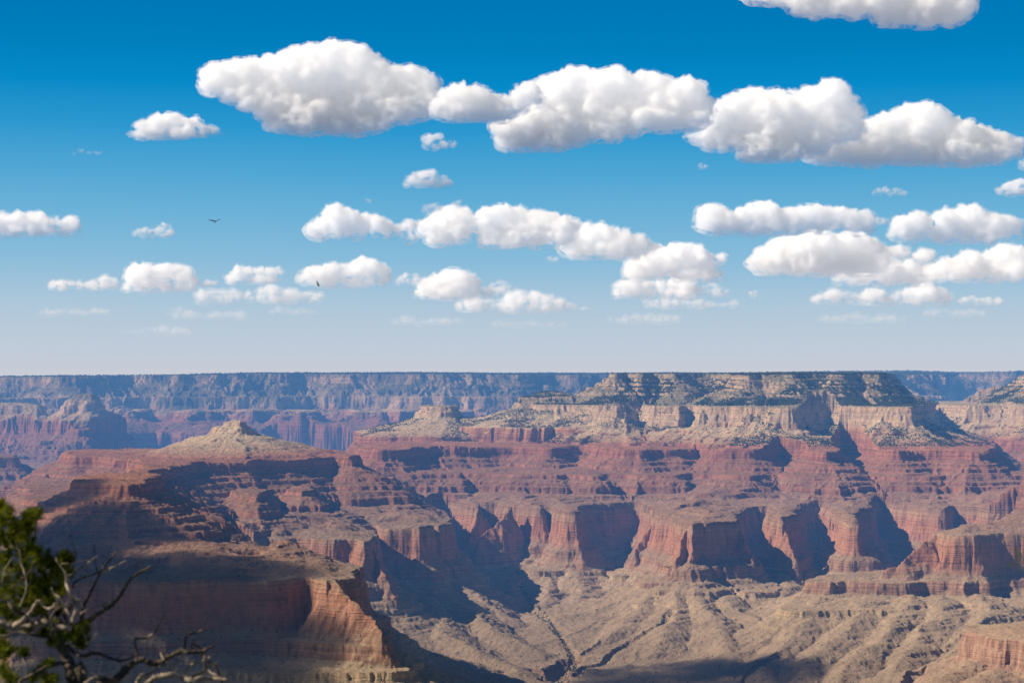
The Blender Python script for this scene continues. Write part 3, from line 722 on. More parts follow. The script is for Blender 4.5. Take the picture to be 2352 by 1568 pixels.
def cloud_mat(name, dens, k, tint=(.99, .99, .99), het=True, cover=.5, top=60):
    """water vapour: dense billows that fray at the edges; k metres of cloud per chart pixel"""
    m, t, n, l = nt(name)
    v = n.new('ShaderNodeVolumePrincipled')
    v.inputs['Color'].default_value = (*tint, 1)
    v.inputs['Anisotropy'].default_value = .1
    if het:
        tc = n.new('ShaderNodeTexCoord')
        a = noise_(t, vscale_(t, tc.outputs['Object'], (1, 1, 1.35)), 1.0 / (22.0 * k), 5, .64)
        d = ramp_(t, a, [(cover - .04, (0, 0, 0)), (cover + .10, (1, 1, 1))])
        dn = math_(t, 'MULTIPLY', d, dens); l.new(dn, v.inputs['Density'])
        # emission stands in for light past the traced bounces, brighter tops painted in
        v.inputs['Emission Color'].default_value = (1.0, .975, .96, 1); 
        sz = n.new('ShaderNodeSeparateXYZ'); l.new(tc.outputs['Object'], sz.inputs[0])
        hr = n.new('ShaderNodeMapRange'); l.new(sz.outputs[2], hr.inputs[0]); hr.inputs[1].default_value = 5 * k; hr.inputs[2].default_value = max(30.0, top) * k; hr.inputs[3].default_value = .15; hr.inputs[4].default_value = 3.0
        l.new(math_(t, 'MULTIPLY', math_(t, 'MULTIPLY', dn, CLOUD_GLOW), hr.outputs[0]), v.inputs['Emission Strength'])
        m.cycles.homogeneous_volume = False
        m.cycles.volume_step_rate = CLOUD_STEP
    else:
        v.inputs['Density'].default_value = dens
        m.cycles.homogeneous_volume = True
    o = n.new('ShaderNodeOutputMaterial'); l.new(v.outputs[0], o.inputs['Volume'])
    return m
CLOUD_STEP = .2
CLOUD_GLOW = .036
CLOUD_ALT = 2500.0
def cloud(label, blobs, base_py, dens=1.0, depth=.55, seed=0, group=None, soft=1.0, name='cloud'):
    """blobs: (px, py, radius px, flattening). The flat base stands 2500 m above the rim, which fixes the distance"""
    D = CLOUD_ALT * FOC / (HZ - base_py)
    k = D / FOC
    rs = random.Random(seed * 7 + 1)
    bm = bmesh.new()
    cx = sum(b[0] for b in blobs) / len(blobs)
    org = np.array([(cx - CX) * k, D, (HZ - base_py) * k])
    for b in blobs:
        px, py, r = b[:3]; fl = b[3] if len(b) > 3 else .8
        mt = Matrix.Translation(((px - cx) * k, rs.uniform(-1, 1) * r * k * depth, (base_py - py) * k)) @ Matrix.Diagonal((r * k, r * k * .95, r * k * fl, 1))
        bmesh.ops.create_icosphere(bm, subdivisions=2, radius=1, matrix=mt)
    me = bpy.data.meshes.new('tmp'); bm.to_mesh(me); bm.free()
    ob = bpy.data.objects.new('tmp', me); COL.objects.link(ob)
    w = max(b[0] + b[2] for b in blobs) - min(b[0] - b[2] for b in blobs)
    vox = max(1.5, min(3.2, w / 110)) * k
    md = ob.modifiers.new('r', 'REMESH'); md.mode = 'VOXEL'; md.voxel_size = vox
    ms = ob.modifiers.new('s', 'SMOOTH'); ms.factor = .6; ms.iterations = 40 if w > 240 else 14 if w > 90 else 4
    dg = bpy.context.evaluated_depsgraph_get()
    m2 = bpy.data.meshes.new_from_object(ob.evaluated_get(dg))
    bpy.data.objects.remove(ob); bpy.data.meshes.remove(me)
    nv = len(m2.vertices)
    co = np.empty(nv * 3, dtype=F32); m2.vertices.foreach_get('co', co); co = co.reshape(-1, 3)
    no = np.empty(nv * 3, dtype=F32); m2.vertices.foreach_get('normal', no); no = no.reshape(-1, 3)
    q = co / k
    big = n3(q, 46, seed) ; mid = n3(q, 20, seed + 1); sm = n3(q, 9, seed + 2); ti = n3(q, 4.2, seed + 3)
    up = np.clip(no[:, 2:3] * .5 + .72, .25, 1)
    amp = min(1.0, w / 240)
    disp = 9.0 * amp + (big * 13 * amp + (1 - np.abs(mid) * 2) * 7.0 * amp + (1 - np.abs(sm) * 2) * 2.8 * soft + ti * 1.6 * soft)
    co = co + no * (disp[:, None] * up) * k
    # ragged flat base
    zb = (n3(q * np.array([1, 1, 0]), 30, seed + 5) * 5 - 1) * k
    low = co[:, 2] < zb
    co[low, 2] = zb[low] + (co[low, 2] - zb[low]) * .25
    m2.vertices.foreach_set('co', co.ravel()); m2.update()
    o = bpy.data.objects.new(name, m2); COL.objects.link(o); o.location = org
    m2.materials.clear(); m2.polygons.foreach_set('use_smooth', np.ones(len(m2.polygons), dtype=bool))
    m2.name = name
    # optical density scales with the size of the cloud; far ones get a haze tint put into their colour
    far = min(1.0, max(0.0, (D - 22000) / 60000))
    tint = (1 - .003 * (1 + far), 1 - .004 * (1 + far), .996)
    # frayed outer vapour round a denser core, both in the one cloud
    nf = len(m2.polygons); fv = np.empty(len(m2.loops), dtype=np.int32); m2.loops.foreach_get('vertex_index', fv)
    ct = np.empty(nf, dtype=np.int32); m2.polygons.foreach_get('loop_total', ct)
    tph = float(co[:, 2].max() / k)
    sh = min(11.0, max(2.2, w / 20))
    inner = co - no * (sh * k * (1 + .5 * n3(q, 14, seed + 6)) * (1 - .65 * np.clip(no[:, 2], 0, 1)))[:, None]
    bpy.data.objects.remove(o); bpy.data.meshes.remove(m2)
    o = mesh_np(name, np.concatenate([co + no * 1.5 * k, inner]), np.concatenate([fv, fv + nv]), cloud_mat('cloud_fringe', .045 * dens / k, k, tint, top=tph, cover=(.50 if w < 420 else .48) if dens > .75 else .45), counts=np.concatenate([ct, ct]), smooth=True)
    o.data.materials.append(cloud_mat('cloud_core', .10 * dens / k, k, tint, top=tph, cover=(.40 if w < 420 else .34) if dens > .75 else .44))
    o.data.polygons.foreach_set('material_index', np.concatenate([np.zeros(nf, dtype=np.int32), np.ones(nf, dtype=np.int32)]))
    o.location = org
    tag(o, label, 'cloud', 'cumulus clouds drifting over the canyon')
    return o
CM = {}
def fluff(x0, x1, top, base, seed, n=None, peaks=None, floor=None):
    """blobs filling a cumulus outline from x0 to x1; peaks: list of (px, top py)"""
    rs = random.Random(seed)
    pk = sorted(peaks) if peaks else [(x0, base - 8), ((x0 + x1) / 2, top), (x1, base - 8)]
    out = []; w = x1 - x0
    xs = np.array([p[0] for p in pk]); ys = np.array([p[1] for p in pk])
    n = int((n or w / 14 + 3) * 1.35)
    for i in range(n):
        x = x0 + w * (i + rs.uniform(.1, .9)) / n
        if w < 420 and 2 < i < n - 3 and rs.random() < .16: continue
        t = float(np.interp(x, xs, ys))
        bs = float(np.interp(x, [f[0] for f in floor], [f[1] for f in floor])) if floor else base
        h = max(5, bs - t)
        r = max(4.5, min(h * .52, w * .13, 30) * rs.uniform(.7, 1.15))
        out.append((x, t + r * .8, r, .82))
        y = t + r * 1.7
        while y < bs - 2:
            rr = r * rs.uniform(.8, 1.15)
            out.append((x + rs.uniform(-r, r) * .6, min(y, bs - rr * .35), rr, .7)); y += rr * .9
    return out

C_ = cloud
C_('large bright cumulus cloud standing alone upper left with grey flat underside', fluff(478, 988, 112, 305, 1, n=44, peaks=[(472, 175), (520, 150), (600, 140), (650, 128), (700, 117), (760, 115), (800, 114), (850, 142), (905, 158), (960, 162), (990, 185)],
   floor=[(472, 192), (520, 232), (560, 242), (615, 264), (630, 300), (700, 306), (850, 308), (900, 290), (990, 258)]), 310, seed=1)
C_('small ragged cumulus with raised right tip between the two biggest clouds', fluff(1000, 1222, 195, 275, 2, n=20, peaks=[(995, 262), (1020, 230), (1040, 198), (1090, 205), (1130, 228), (1180, 224), (1205, 198), (1224, 215)],
   floor=[(995, 275), (1060, 276), (1130, 280), (1190, 265), (1224, 245)]), 278, seed=2)
C_('tall domed white cumulus in the middle of the upper cloud row', fluff(1140, 1615, 160, 315, 3, n=42, peaks=[(1130, 290), (1200, 282), (1235, 230), (1262, 180), (1330, 168), (1365, 185), (1405, 156), (1440, 182), (1490, 166), (1540, 190), (1590, 196), (1620, 235)],
   floor=[(1130, 305), (1160, 336), (1250, 345), (1290, 330), (1400, 322), (1480, 300), (1620, 292)]), 345, seed=3)
C_('jagged topped grey and white cumulus right of the domed one', fluff(1590, 1965, 205, 345, 4, n=34, peaks=[(1580, 305), (1610, 285), (1650, 245), (1700, 212), (1750, 208), (1800, 222), (1850, 203), (1885, 215), (1915, 195), (1945, 225), (1968, 265)],
   floor=[(1580, 330), (1640, 340), (1690, 345), (1700, 368), (1800, 370), (1880, 350), (1968, 320)]), 370, seed=4)
C_('long white cumulus with a smooth hump tapering to the right edge', fluff(1850, 2338, 245, 372, 5, n=42, peaks=[(1840, 352), (1880, 330), (1950, 300), (2020, 275), (2090, 245), (2140, 260), (2190, 288), (2250, 303), (2300, 310), (2345, 325)],
   floor=[(1840, 366), (1900, 376), (2100, 380), (2250, 376), (2300, 364), (2345, 345)]), 380, seed=5)
C_('grey bottomed cloud cut by the top edge of the picture', fluff(1690, 2230, -60, 40, 6, n=34, peaks=[(1680, -12), (1800, -50), (1950, -80), (2100, -60), (2180, -20), (2235, 14)],
   floor=[(1680, 2), (1800, 14), (1880, 32), (2000, 38), (2060, 64), (2150, 66), (2240, 36)]), 70, seed=6)
C_('small oval cloud below the large upper left cumulus', fluff(312, 470, 270, 318, 7, peaks=[(308, 292), (350, 278), (400, 272), (440, 270), (465, 290)]) + [(490, 305, 9), (510, 310, 5)], 320, seed=7)
C_('tiny torn cloud just under the gap between big clouds', [(985, 325, 13), (1003, 320, 11), (1020, 336, 9, .6), (1038, 334, 6), (980, 338, 9, .6), (1000, 342, 9, .5)], 347, dens=.6, seed=8)
C_('tiny faint wisp high at the left', [(172, 354, 6, .6), (185, 350, 8, .6), (205, 352, 8, .5), (225, 352, 6, .4)], 359, dens=.22, seed=9)
C_('small wispy cloud alone above the centre cloud group', fluff(935, 1035, 395, 430, 10, peaks=[(930, 420), (960, 405), (985, 397), (1010, 408), (1040, 422)]), 433, dens=.7, seed=10)
C_('flat based cloud touching the left edge', fluff(-30, 185, 486, 540, 11, peaks=[(-40, 510), (20, 498), (90, 488), (130, 498), (160, 505), (190, 522)]), 542, seed=11)
C_('small pointed cloud left of the upper bird', fluff(308, 385, 518, 545, 12, peaks=[(300, 536), (340, 528), (380, 518), (388, 530)]), 546, dens=.7, seed=12)
C_('lopsided cloud with a ragged drooping right end', fluff(722, 900, 482, 545, 13, peaks=[(720, 515), (760, 490), (790, 482), (820, 505), (860, 502), (900, 525)]) + [(935, 525, 17, 1.1), (940, 550, 14, .8), (915, 530, 14, .7)], 562, seed=13)
C_('bright double peaked cumulus in the middle row centre', fluff(985, 1310, 470, 562, 14, peaks=[(982, 515), (1030, 478), (1060, 485), (1100, 492), (1160, 474), (1200, 490), (1250, 492), (1290, 500), (1315, 518)])
   + [(1120, 560, 26, .5), (1060, 550, 26, .5), (1150, 565, 18, .5)], 573, seed=14)
C_('faint small puff left of the double peaked cumulus', [(985, 484, 12, .6), (1000, 482, 12, .6), (1050, 472, 12, .7)], 492, dens=.35, seed=15)
C_('grey layered cloud trailing right of the double peaked cumulus', fluff(1310, 1500, 520, 590, 16, peaks=[(1300, 550), (1345, 518), (1390, 530), (1440, 545), (1500, 562), (1520, 580)]), 597, dens=.8, seed=16)
C_('bright curled cumulus below the grey layered cloud', fluff(1460, 1640, 565, 642, 17, peaks=[(1450, 610), (1500, 580), (1560, 566), (1610, 575), (1640, 610)]) + [(1655, 600, 10, 1.1)], 644, seed=17)
C_('low white cloud bank under the curled cumulus', fluff(1420, 1585, 645, 682, 18, peaks=[(1412, 668), (1450, 648), (1520, 655), (1580, 642), (1590, 660)]), 684, seed=18)
C_('dim low puff right of the low cloud bank', fluff(1595, 1670, 652, 680, 19), 684, dens=.4, seed=19)
C_('small round puff standing alone low right of centre', fluff(1715, 1746, 665, 686, 20, n=3), 688, dens=.45, seed=20)
C_('long thin streak of cloud low right of centre', fluff(1490, 1690, 690, 708, 21), 711, dens=.5, seed=21)
C_('long flat cloud with pointed left end in the right middle row', fluff(1610, 2000, 482, 535, 22, peaks=[(1605, 508), (1635, 482), (1680, 498), (1750, 484), (1800, 490), (1870, 482), (1920, 492), (1980, 492), (2010, 510)]), 540, seed=22)
C_('tiny puff between the two right middle row clouds', [(2020, 508, 11), (2034, 510, 9), (2012, 512, 8)], 519, dens=.5, seed=23)
C_('broad sunlit cumulus at right with a long grey tail', fluff(1730, 2010, 535, 628, 24, peaks=[(1725, 585), (1760, 570), (1800, 552), (1870, 540), (1930, 538), (1980, 545), (2030, 570), (2100, 580), (2160, 590)])
   + [(2060, 585, 32, .5), (2120, 595, 26, .5), (1770, 625, 24, .4)], 634, seed=24)
C_('torn and domed cumulus near the right edge above the broad one', fluff(2050, 2340, 482, 552, 25, peaks=[(2045, 530), (2070, 505), (2110, 495), (2140, 505), (2190, 490), (2240, 482), (2290, 500), (2345, 515)]), 560, seed=25)
C_('bright upswept cumulus on the right edge', fluff(2160, 2352, 570, 640, 26, peaks=[(2150, 610), (2200, 595), (2250, 575), (2310, 568), (2360, 580)]), 650, seed=26)
C_('flat white cloud beneath the grey tail at right', fluff(1925, 2140, 605, 652, 27, peaks=[(1920, 630), (1960, 620), (2010, 612), (2060, 602), (2120, 618)]), 656, seed=27)
C_('long low cloud bank at the lower right of the sky', fluff(1870, 2190, 665, 700, 28, peaks=[(1862, 690), (1910, 672), (1980, 672), (2040, 680), (2120, 664), (2180, 672), (2200, 690)]), 703, dens=.8, seed=28)
C_('small low cloud at the far right end of the cloud bank', fluff(2200, 2300, 678, 700, 29), 703, dens=.7, seed=29)
C_('small cloud cropped by the right edge with a flat base', fluff(2290, 2400, 410, 448, 30, peaks=[(2280, 440), (2330, 415), (2370, 405), (2410, 420)]), 451, seed=30)
C_('little flat cloud alone above the right middle row', fluff(2008, 2080, 430, 450, 31), 453, dens=.55, seed=31)
C_('small puff peeking in at the right edge above the cropped cloud', [(2352, 380, 14), (2368, 376, 16)], 390, dens=.5, seed=32)
C_('domed cumulus low at the left between two smaller clouds', fluff(292, 450, 610, 668, 33, peaks=[(288, 655), (320, 625), (370, 610), (410, 615), (440, 640), (500, 655)]) + [(475, 656, 11, .5), (490, 655, 8, .5)], 671, seed=33)
C_('pair of joined small puffs at the far lower left', fluff(122, 265, 640, 666, 34, peaks=[(118, 658), (155, 642), (190, 652), (205, 655), (240, 643), (268, 652)]), 669, dens=.8, seed=34)
C_('blocky small cloud right of the domed low cumulus', fluff(525, 635, 612, 650, 35, peaks=[(520, 630), (550, 612), (590, 622), (635, 618)]), 654, dens=.8, seed=35)
C_('white cloud with raised right hump behind the lower bird', fluff(698, 885, 600, 656, 36, peaks=[(695, 640), (720, 612), (760, 608), (800, 612), (825, 598), (860, 608), (890, 632)]), 660, seed=36)
C_('long faint hazy cloud beneath the domed low cumulus', fluff(450, 725, 668, 696, 37, peaks=[(440, 685), (500, 675), (560, 680), (640, 668), (700, 674), (730, 684)]), 700, dens=.45, seed=37)
C_('small faint cloud left of the peaked low central cumulus', fluff(908, 980, 628, 655, 38), 659, dens=.5, seed=38)
C_('peaked low cumulus left of centre with flat base', fluff(958, 1150, 625, 682, 39, peaks=[(955, 675), (1000, 640), (1040, 624), (1080, 640), (1110, 660), (1160, 665)]), 688, seed=39)
C_('thin hazy puff right of the peaked low cumulus', fluff(1110, 1190, 645, 672, 40), 678, dens=.3, seed=40)
C_('lowest long bright streak of cloud left of centre', fluff(1050, 1380, 680, 716, 41, peaks=[(1040, 705), (1100, 696), (1170, 690), (1215, 680), (1260, 695), (1330, 706), (1385, 710)]), 720, dens=.6, seed=41)
for i, (x0, x1, tp, bs) in enumerate([(375, 440, 708, 722), (280, 440, 752, 770)]):
    C_(['very faint thin cloud low over the left horizon', 'faintest cloud streak lowest over the left rim'][i], fluff(x0, x1, tp, bs, 50 + i), bs, dens=.16, seed=50 + i)
C_('tiny lone puff above the lopsided cloud', [(845, 461, 6), (850, 464, 5)], 467, dens=.4, seed=53)
C_('tiny lone puff far below the jagged cumulus', [(1610, 384, 9, .7), (1622, 384, 7, .5)], 390, dens=.35, seed=54)
C_('small dim puff under the grey layered cloud', [(1262, 596, 10, .5), (1275, 597, 9, .5)], 603, dens=.4, seed=55)
STREAKS = [(90, 250, 716, 724, .22, 'faint thin streak of haze cloud low at the far left'), (400, 560, 722, 732, .2, 'thin haze streak below the long faint cloud left of centre'), (620, 735, 712, 722, .22, 'short faint streak under the cloud behind the lower bird'),
           (900, 1060, 735, 745, .2, 'dim flat streak low near the centre of the sky'), (1130, 1300, 742, 752, .16, 'barely visible streak just above the central rim'), (1400, 1560, 730, 741, .2, 'faint streak low between the centre and the mesa'),
           (1880, 2080, 730, 740, .18, 'faint long streak low over the mesa'), (2120, 2260, 716, 726, .2, 'short faint streak low at the right')]
for i, (x0, x1, tp_, bs_, dn_, lb_) in enumerate(STREAKS):
    C_(lb_, [(x0 + (x1 - x0) * (j + .5) / 7, bs_ - 3 + 2 * math.sin(j * 2.1 + i), (x1 - x0) / 9 * (1 if 0 < j < 6 else .6), .3) for j in range(7)], bs_, dens=dn_ * .6, seed=70 + i)
# clouds to the west that put the near left cliffs and the foot of the platform in shade
def shade_cloud(label, x, y, z0, rx, ry, seed):
    """a cumulus 1400 m above the rim whose shadow falls around (x, y, z0)"""
    L = (1700.0 - z0) / math.tan(math.radians(SUN_E)); a = math.radians(SUN_A)
    c = np.array([x + math.sin(a) * L, y + math.cos(a) * L, 1700.0])
    rs = random.Random(seed); bm = bmesh.new()
    for i in range(44):
        an = rs.uniform(0, 6.28); q = rs.uniform(0, 1) ** .5
        r = min(rx, ry) * (rs.uniform(.22, .4) if rx > 460 else rs.uniform(.38, .6))
        bmesh.ops.create_icosphere(bm, subdivisions=3, radius=1, matrix=Matrix.Translation((math.cos(an) * q * rx, math.sin(an) * q * ry, rs.uniform(0, 1) * (1 - q) * rx * .4)) @ Matrix.Diagonal((r, r, r * .6, 1)))
    me = bpy.data.meshes.new('cloud'); bm.to_mesh(me); bm.free()
    ob = bpy.data.objects.new('tmp', me); COL.objects.link(ob)
    md = ob.modifiers.new('r', 'REMESH'); md.mode = 'VOXEL'; md.voxel_size = min(rx, ry) / 26
    m2 = bpy.data.meshes.new_from_object(ob.evaluated_get(bpy.context.evaluated_depsgraph_get()))
    bpy.data.objects.remove(ob)
    nv = len(m2.vertices); co = np.empty(nv * 3, dtype=F32); m2.vertices.foreach_get('co', co); co = co.reshape(-1, 3)
    no = np.empty(nv * 3, dtype=F32); m2.vertices.foreach_get('normal', no); no = no.reshape(-1, 3)
    co = co + no * (n3(co, 150, seed) * 45 + n3(co, 60, seed + 1) * 20)[:, None]
    m2.vertices.foreach_set('co', co.ravel()); m2.update()
    m2.materials.clear(); m2.materials.append(cloud_mat('cloud_vapour', .012, 1, het=False))
    o = bpy.data.objects.new('cloud', m2); COL.objects.link(o); o.location = c
    tag(o, label, 'cloud')
SHADES = [
    ('wide cumulus west of the view shading the near left cliffs', -1165, 5400, -600, 480, 900, 91),
    ('small cumulus west of the view shading the foot of the platform', 520, 5930, -880, 430, 170, 92),
]
for a_ in SHADES: shade_cloud(*a_)
# ------------------------------------------------------------------ foreground tree
def bark_mat(name, a, b):
    m, t, n, l = nt(name)
    g = n.new('ShaderNodeTexCoord')
    f = noise_(t, vscale_(t, g.outputs['Object'], (1, 1, 1)), 38.0, 5, .65)
    f2 = noise_(t, g.outputs['Object'], 9.0, 3, .6)
    c = ramp_(t, math_(t, 'ADD', math_(t, 'MULTIPLY', f, .6), math_(t, 'MULTIPLY', f2, .4)), [(.36, a), (.62, b)])
    p = n.new('ShaderNodeBsdfPrincipled'); l.new(c, p.inputs['Base Color']); p.inputs['Roughness'].default_value = .85
    bp = n.new('ShaderNodeBump'); bp.inputs['Strength'].default_value = .8; bp.inputs['Distance'].default_value = .004; l.new(f, bp.inputs['Height']); l.new(bp.outputs[0], p.inputs['Normal'])
    o = n.new('ShaderNodeOutputMaterial'); l.new(p.outputs[0], o.inputs['Surface'])
    return m
BARK = bark_mat('dark_bark', (.02, .015, .011), (.12, .09, .062))
PALE = bark_mat('weathered_wood', (.08, .06, .045), (.50, .40, .30))
def needle_mat():
    m, t, n, l = nt('pine_needles')
    g = n.new('ShaderNodeNewGeometry')
    tc = n.new('ShaderNodeTexCoord')
    f = noise_(t, tc.outputs['Object'], 16.0, 2)
    mixv = math_(t, 'ADD', math_(t, 'MULTIPLY', f, .75), math_(t, 'MULTIPLY', g.outputs['Random Per Island'], .3))
    c = ramp_(t, mixv, [(.35, (.012, .022, .006)), (.52, (.075, .105, .014)), (.72, (.33, .35, .045))])
    d = n.new('ShaderNodeBsdfDiffuse'); l.new(c, d.inputs[0])
    tr = n.new('ShaderNodeBsdfTranslucent'); l.new(mix_(t, 1.0, c, (1.0, .95, .4), 'MULTIPLY'), tr.inputs[0])
    mx = n.new('ShaderNodeMixShader'); mx.inputs[0].default_value = .42; l.new(d.outputs[0], mx.inputs[1]); l.new(tr.outputs[0], mx.inputs[2])
    o = n.new('ShaderNodeOutputMaterial'); l.new(mx.outputs[0], o.inputs['Surface'])
    return m
NEEDLE = needle_mat()

def tube(pts, rad, seg=9, knob=.22, sub=5, rs=None, jit=.0):
    """a gnarled limb: smooth path through pts (world metres) with varying radius; returns verts, quads"""
    P = np.array(pts, dtype=float); n = len(P)
    R = np.interp(np.linspace(0, 1, n), np.linspace(0, 1, len(rad)), rad)
    Q = []; RR = []
    for i in range(n - 1):
        p0, p1, p2, p3 = P[max(i - 1, 0)], P[i], P[i + 1], P[min(i + 2, n - 1)]
        for k in range(sub):
            t = k / sub
            Q.append(.5 * ((2 * p1) + (p2 - p0) * t + (2 * p0 - 5 * p1 + 4 * p2 - p3) * t * t + (3 * p1 - p0 - 3 * p2 + p3) * t ** 3)); RR.append(R[i] * (1 - t) + R[i + 1] * t)
    Q.append(P[-1]); RR.append(R[-1]); Q = np.array(Q); RR = np.array(RR)
    m = len(Q)
    if jit: Q[1:-1] += rs.normal(0, 1, (m - 2, 3)) * (RR[1:-1, None] * jit)
    RR = RR * (1 + knob * (rs.random(m) - .4))
    T = np.gradient(Q, axis=0); T /= np.linalg.norm(T, axis=1)[:, None] + 1e-9
    up = np.array([.1, 1, .2]); A = np.cross(T, up); A /= np.linalg.norm(A, axis=1)[:, None] + 1e-9; B = np.cross(T, A)
    an = np.linspace(0, 2 * math.pi, seg, endpoint=False)
    rr = RR[:, None] * (1 + .16 * (rs.random((m, seg)) - .5))
    V_ = Q[:, None, :] + (np.cos(an)[None, :, None] * A[:, None, :] + np.sin(an)[None, :, None] * B[:, None, :]) * rr[:, :, None]
    V_ = V_.reshape(-1, 3); F_ = []
    for i in range(m - 1):
        for j in range(seg):
            a = i * seg + j; b = i * seg + (j + 1) % seg
            F_.append((a, b, b + seg, a + seg))
    V_ = np.concatenate([V_, Q[:1], Q[-1:] + T[-1:] * RR[-1]])
    s0, s1 = len(V_) - 2, len(V_) - 1
    for j in range(seg):
        F_.append((s0, (j + 1) % seg, j, s0)); e = (m - 1) * seg
        F_.append((e + j, e + (j + 1) % seg, s1, s1))
    return V_, F_, Q, RR

def add_limbs(name, limbs, mat, parent, org):
    vs = []; fl = []; ct = []; off = 0
    for V_, F_ in limbs:
        for f in F_:
            f = list(dict.fromkeys(f)); fl += [i + off for i in f]; ct.append(len(f))
        vs.append(V_); off += len(V_)
    o = mesh_np(name, np.concatenate(vs) - np.array(org), fl, mat, parent, smooth=True, counts=ct)
    return o

TD = 6.0; PXM = TD / FOC
TR = np.random.default_rng(3)
def tp(px, py, dz=0.0): return at(px, py, TD + dz)
base = (at(178, 1600, TD)[0], TD + .05, float(near_h(np.array([at(178, 1600, TD)[0]], dtype=F32), np.array([TD], dtype=F32))[0]) - .05)
tree = tag(empty('pinyon_tree', base), 'gnarled pinyon tree with dead twisted branches in the lower left corner', 'tree')
trunk_pts = [base, (base[0] + .04, TD + .02, base[2] + .5), (base[0] - .03, TD, base[2] + 1.1), tp(182, 1600), tp(170, 1560), tp(155, 1514), tp(141, 1482), tp(130, 1450), tp(140, 1425, .04)]
V_, F_, Q, RR = tube(trunk_pts, [.05, .045, .04, 17 * PXM, 15 * PXM, 13 * PXM, 12 * PXM, 11 * PXM, 7 * PXM], seg=12, rs=TR, jit=.12)
add_limbs('trunk', [(V_, F_)], BARK, tree, base)
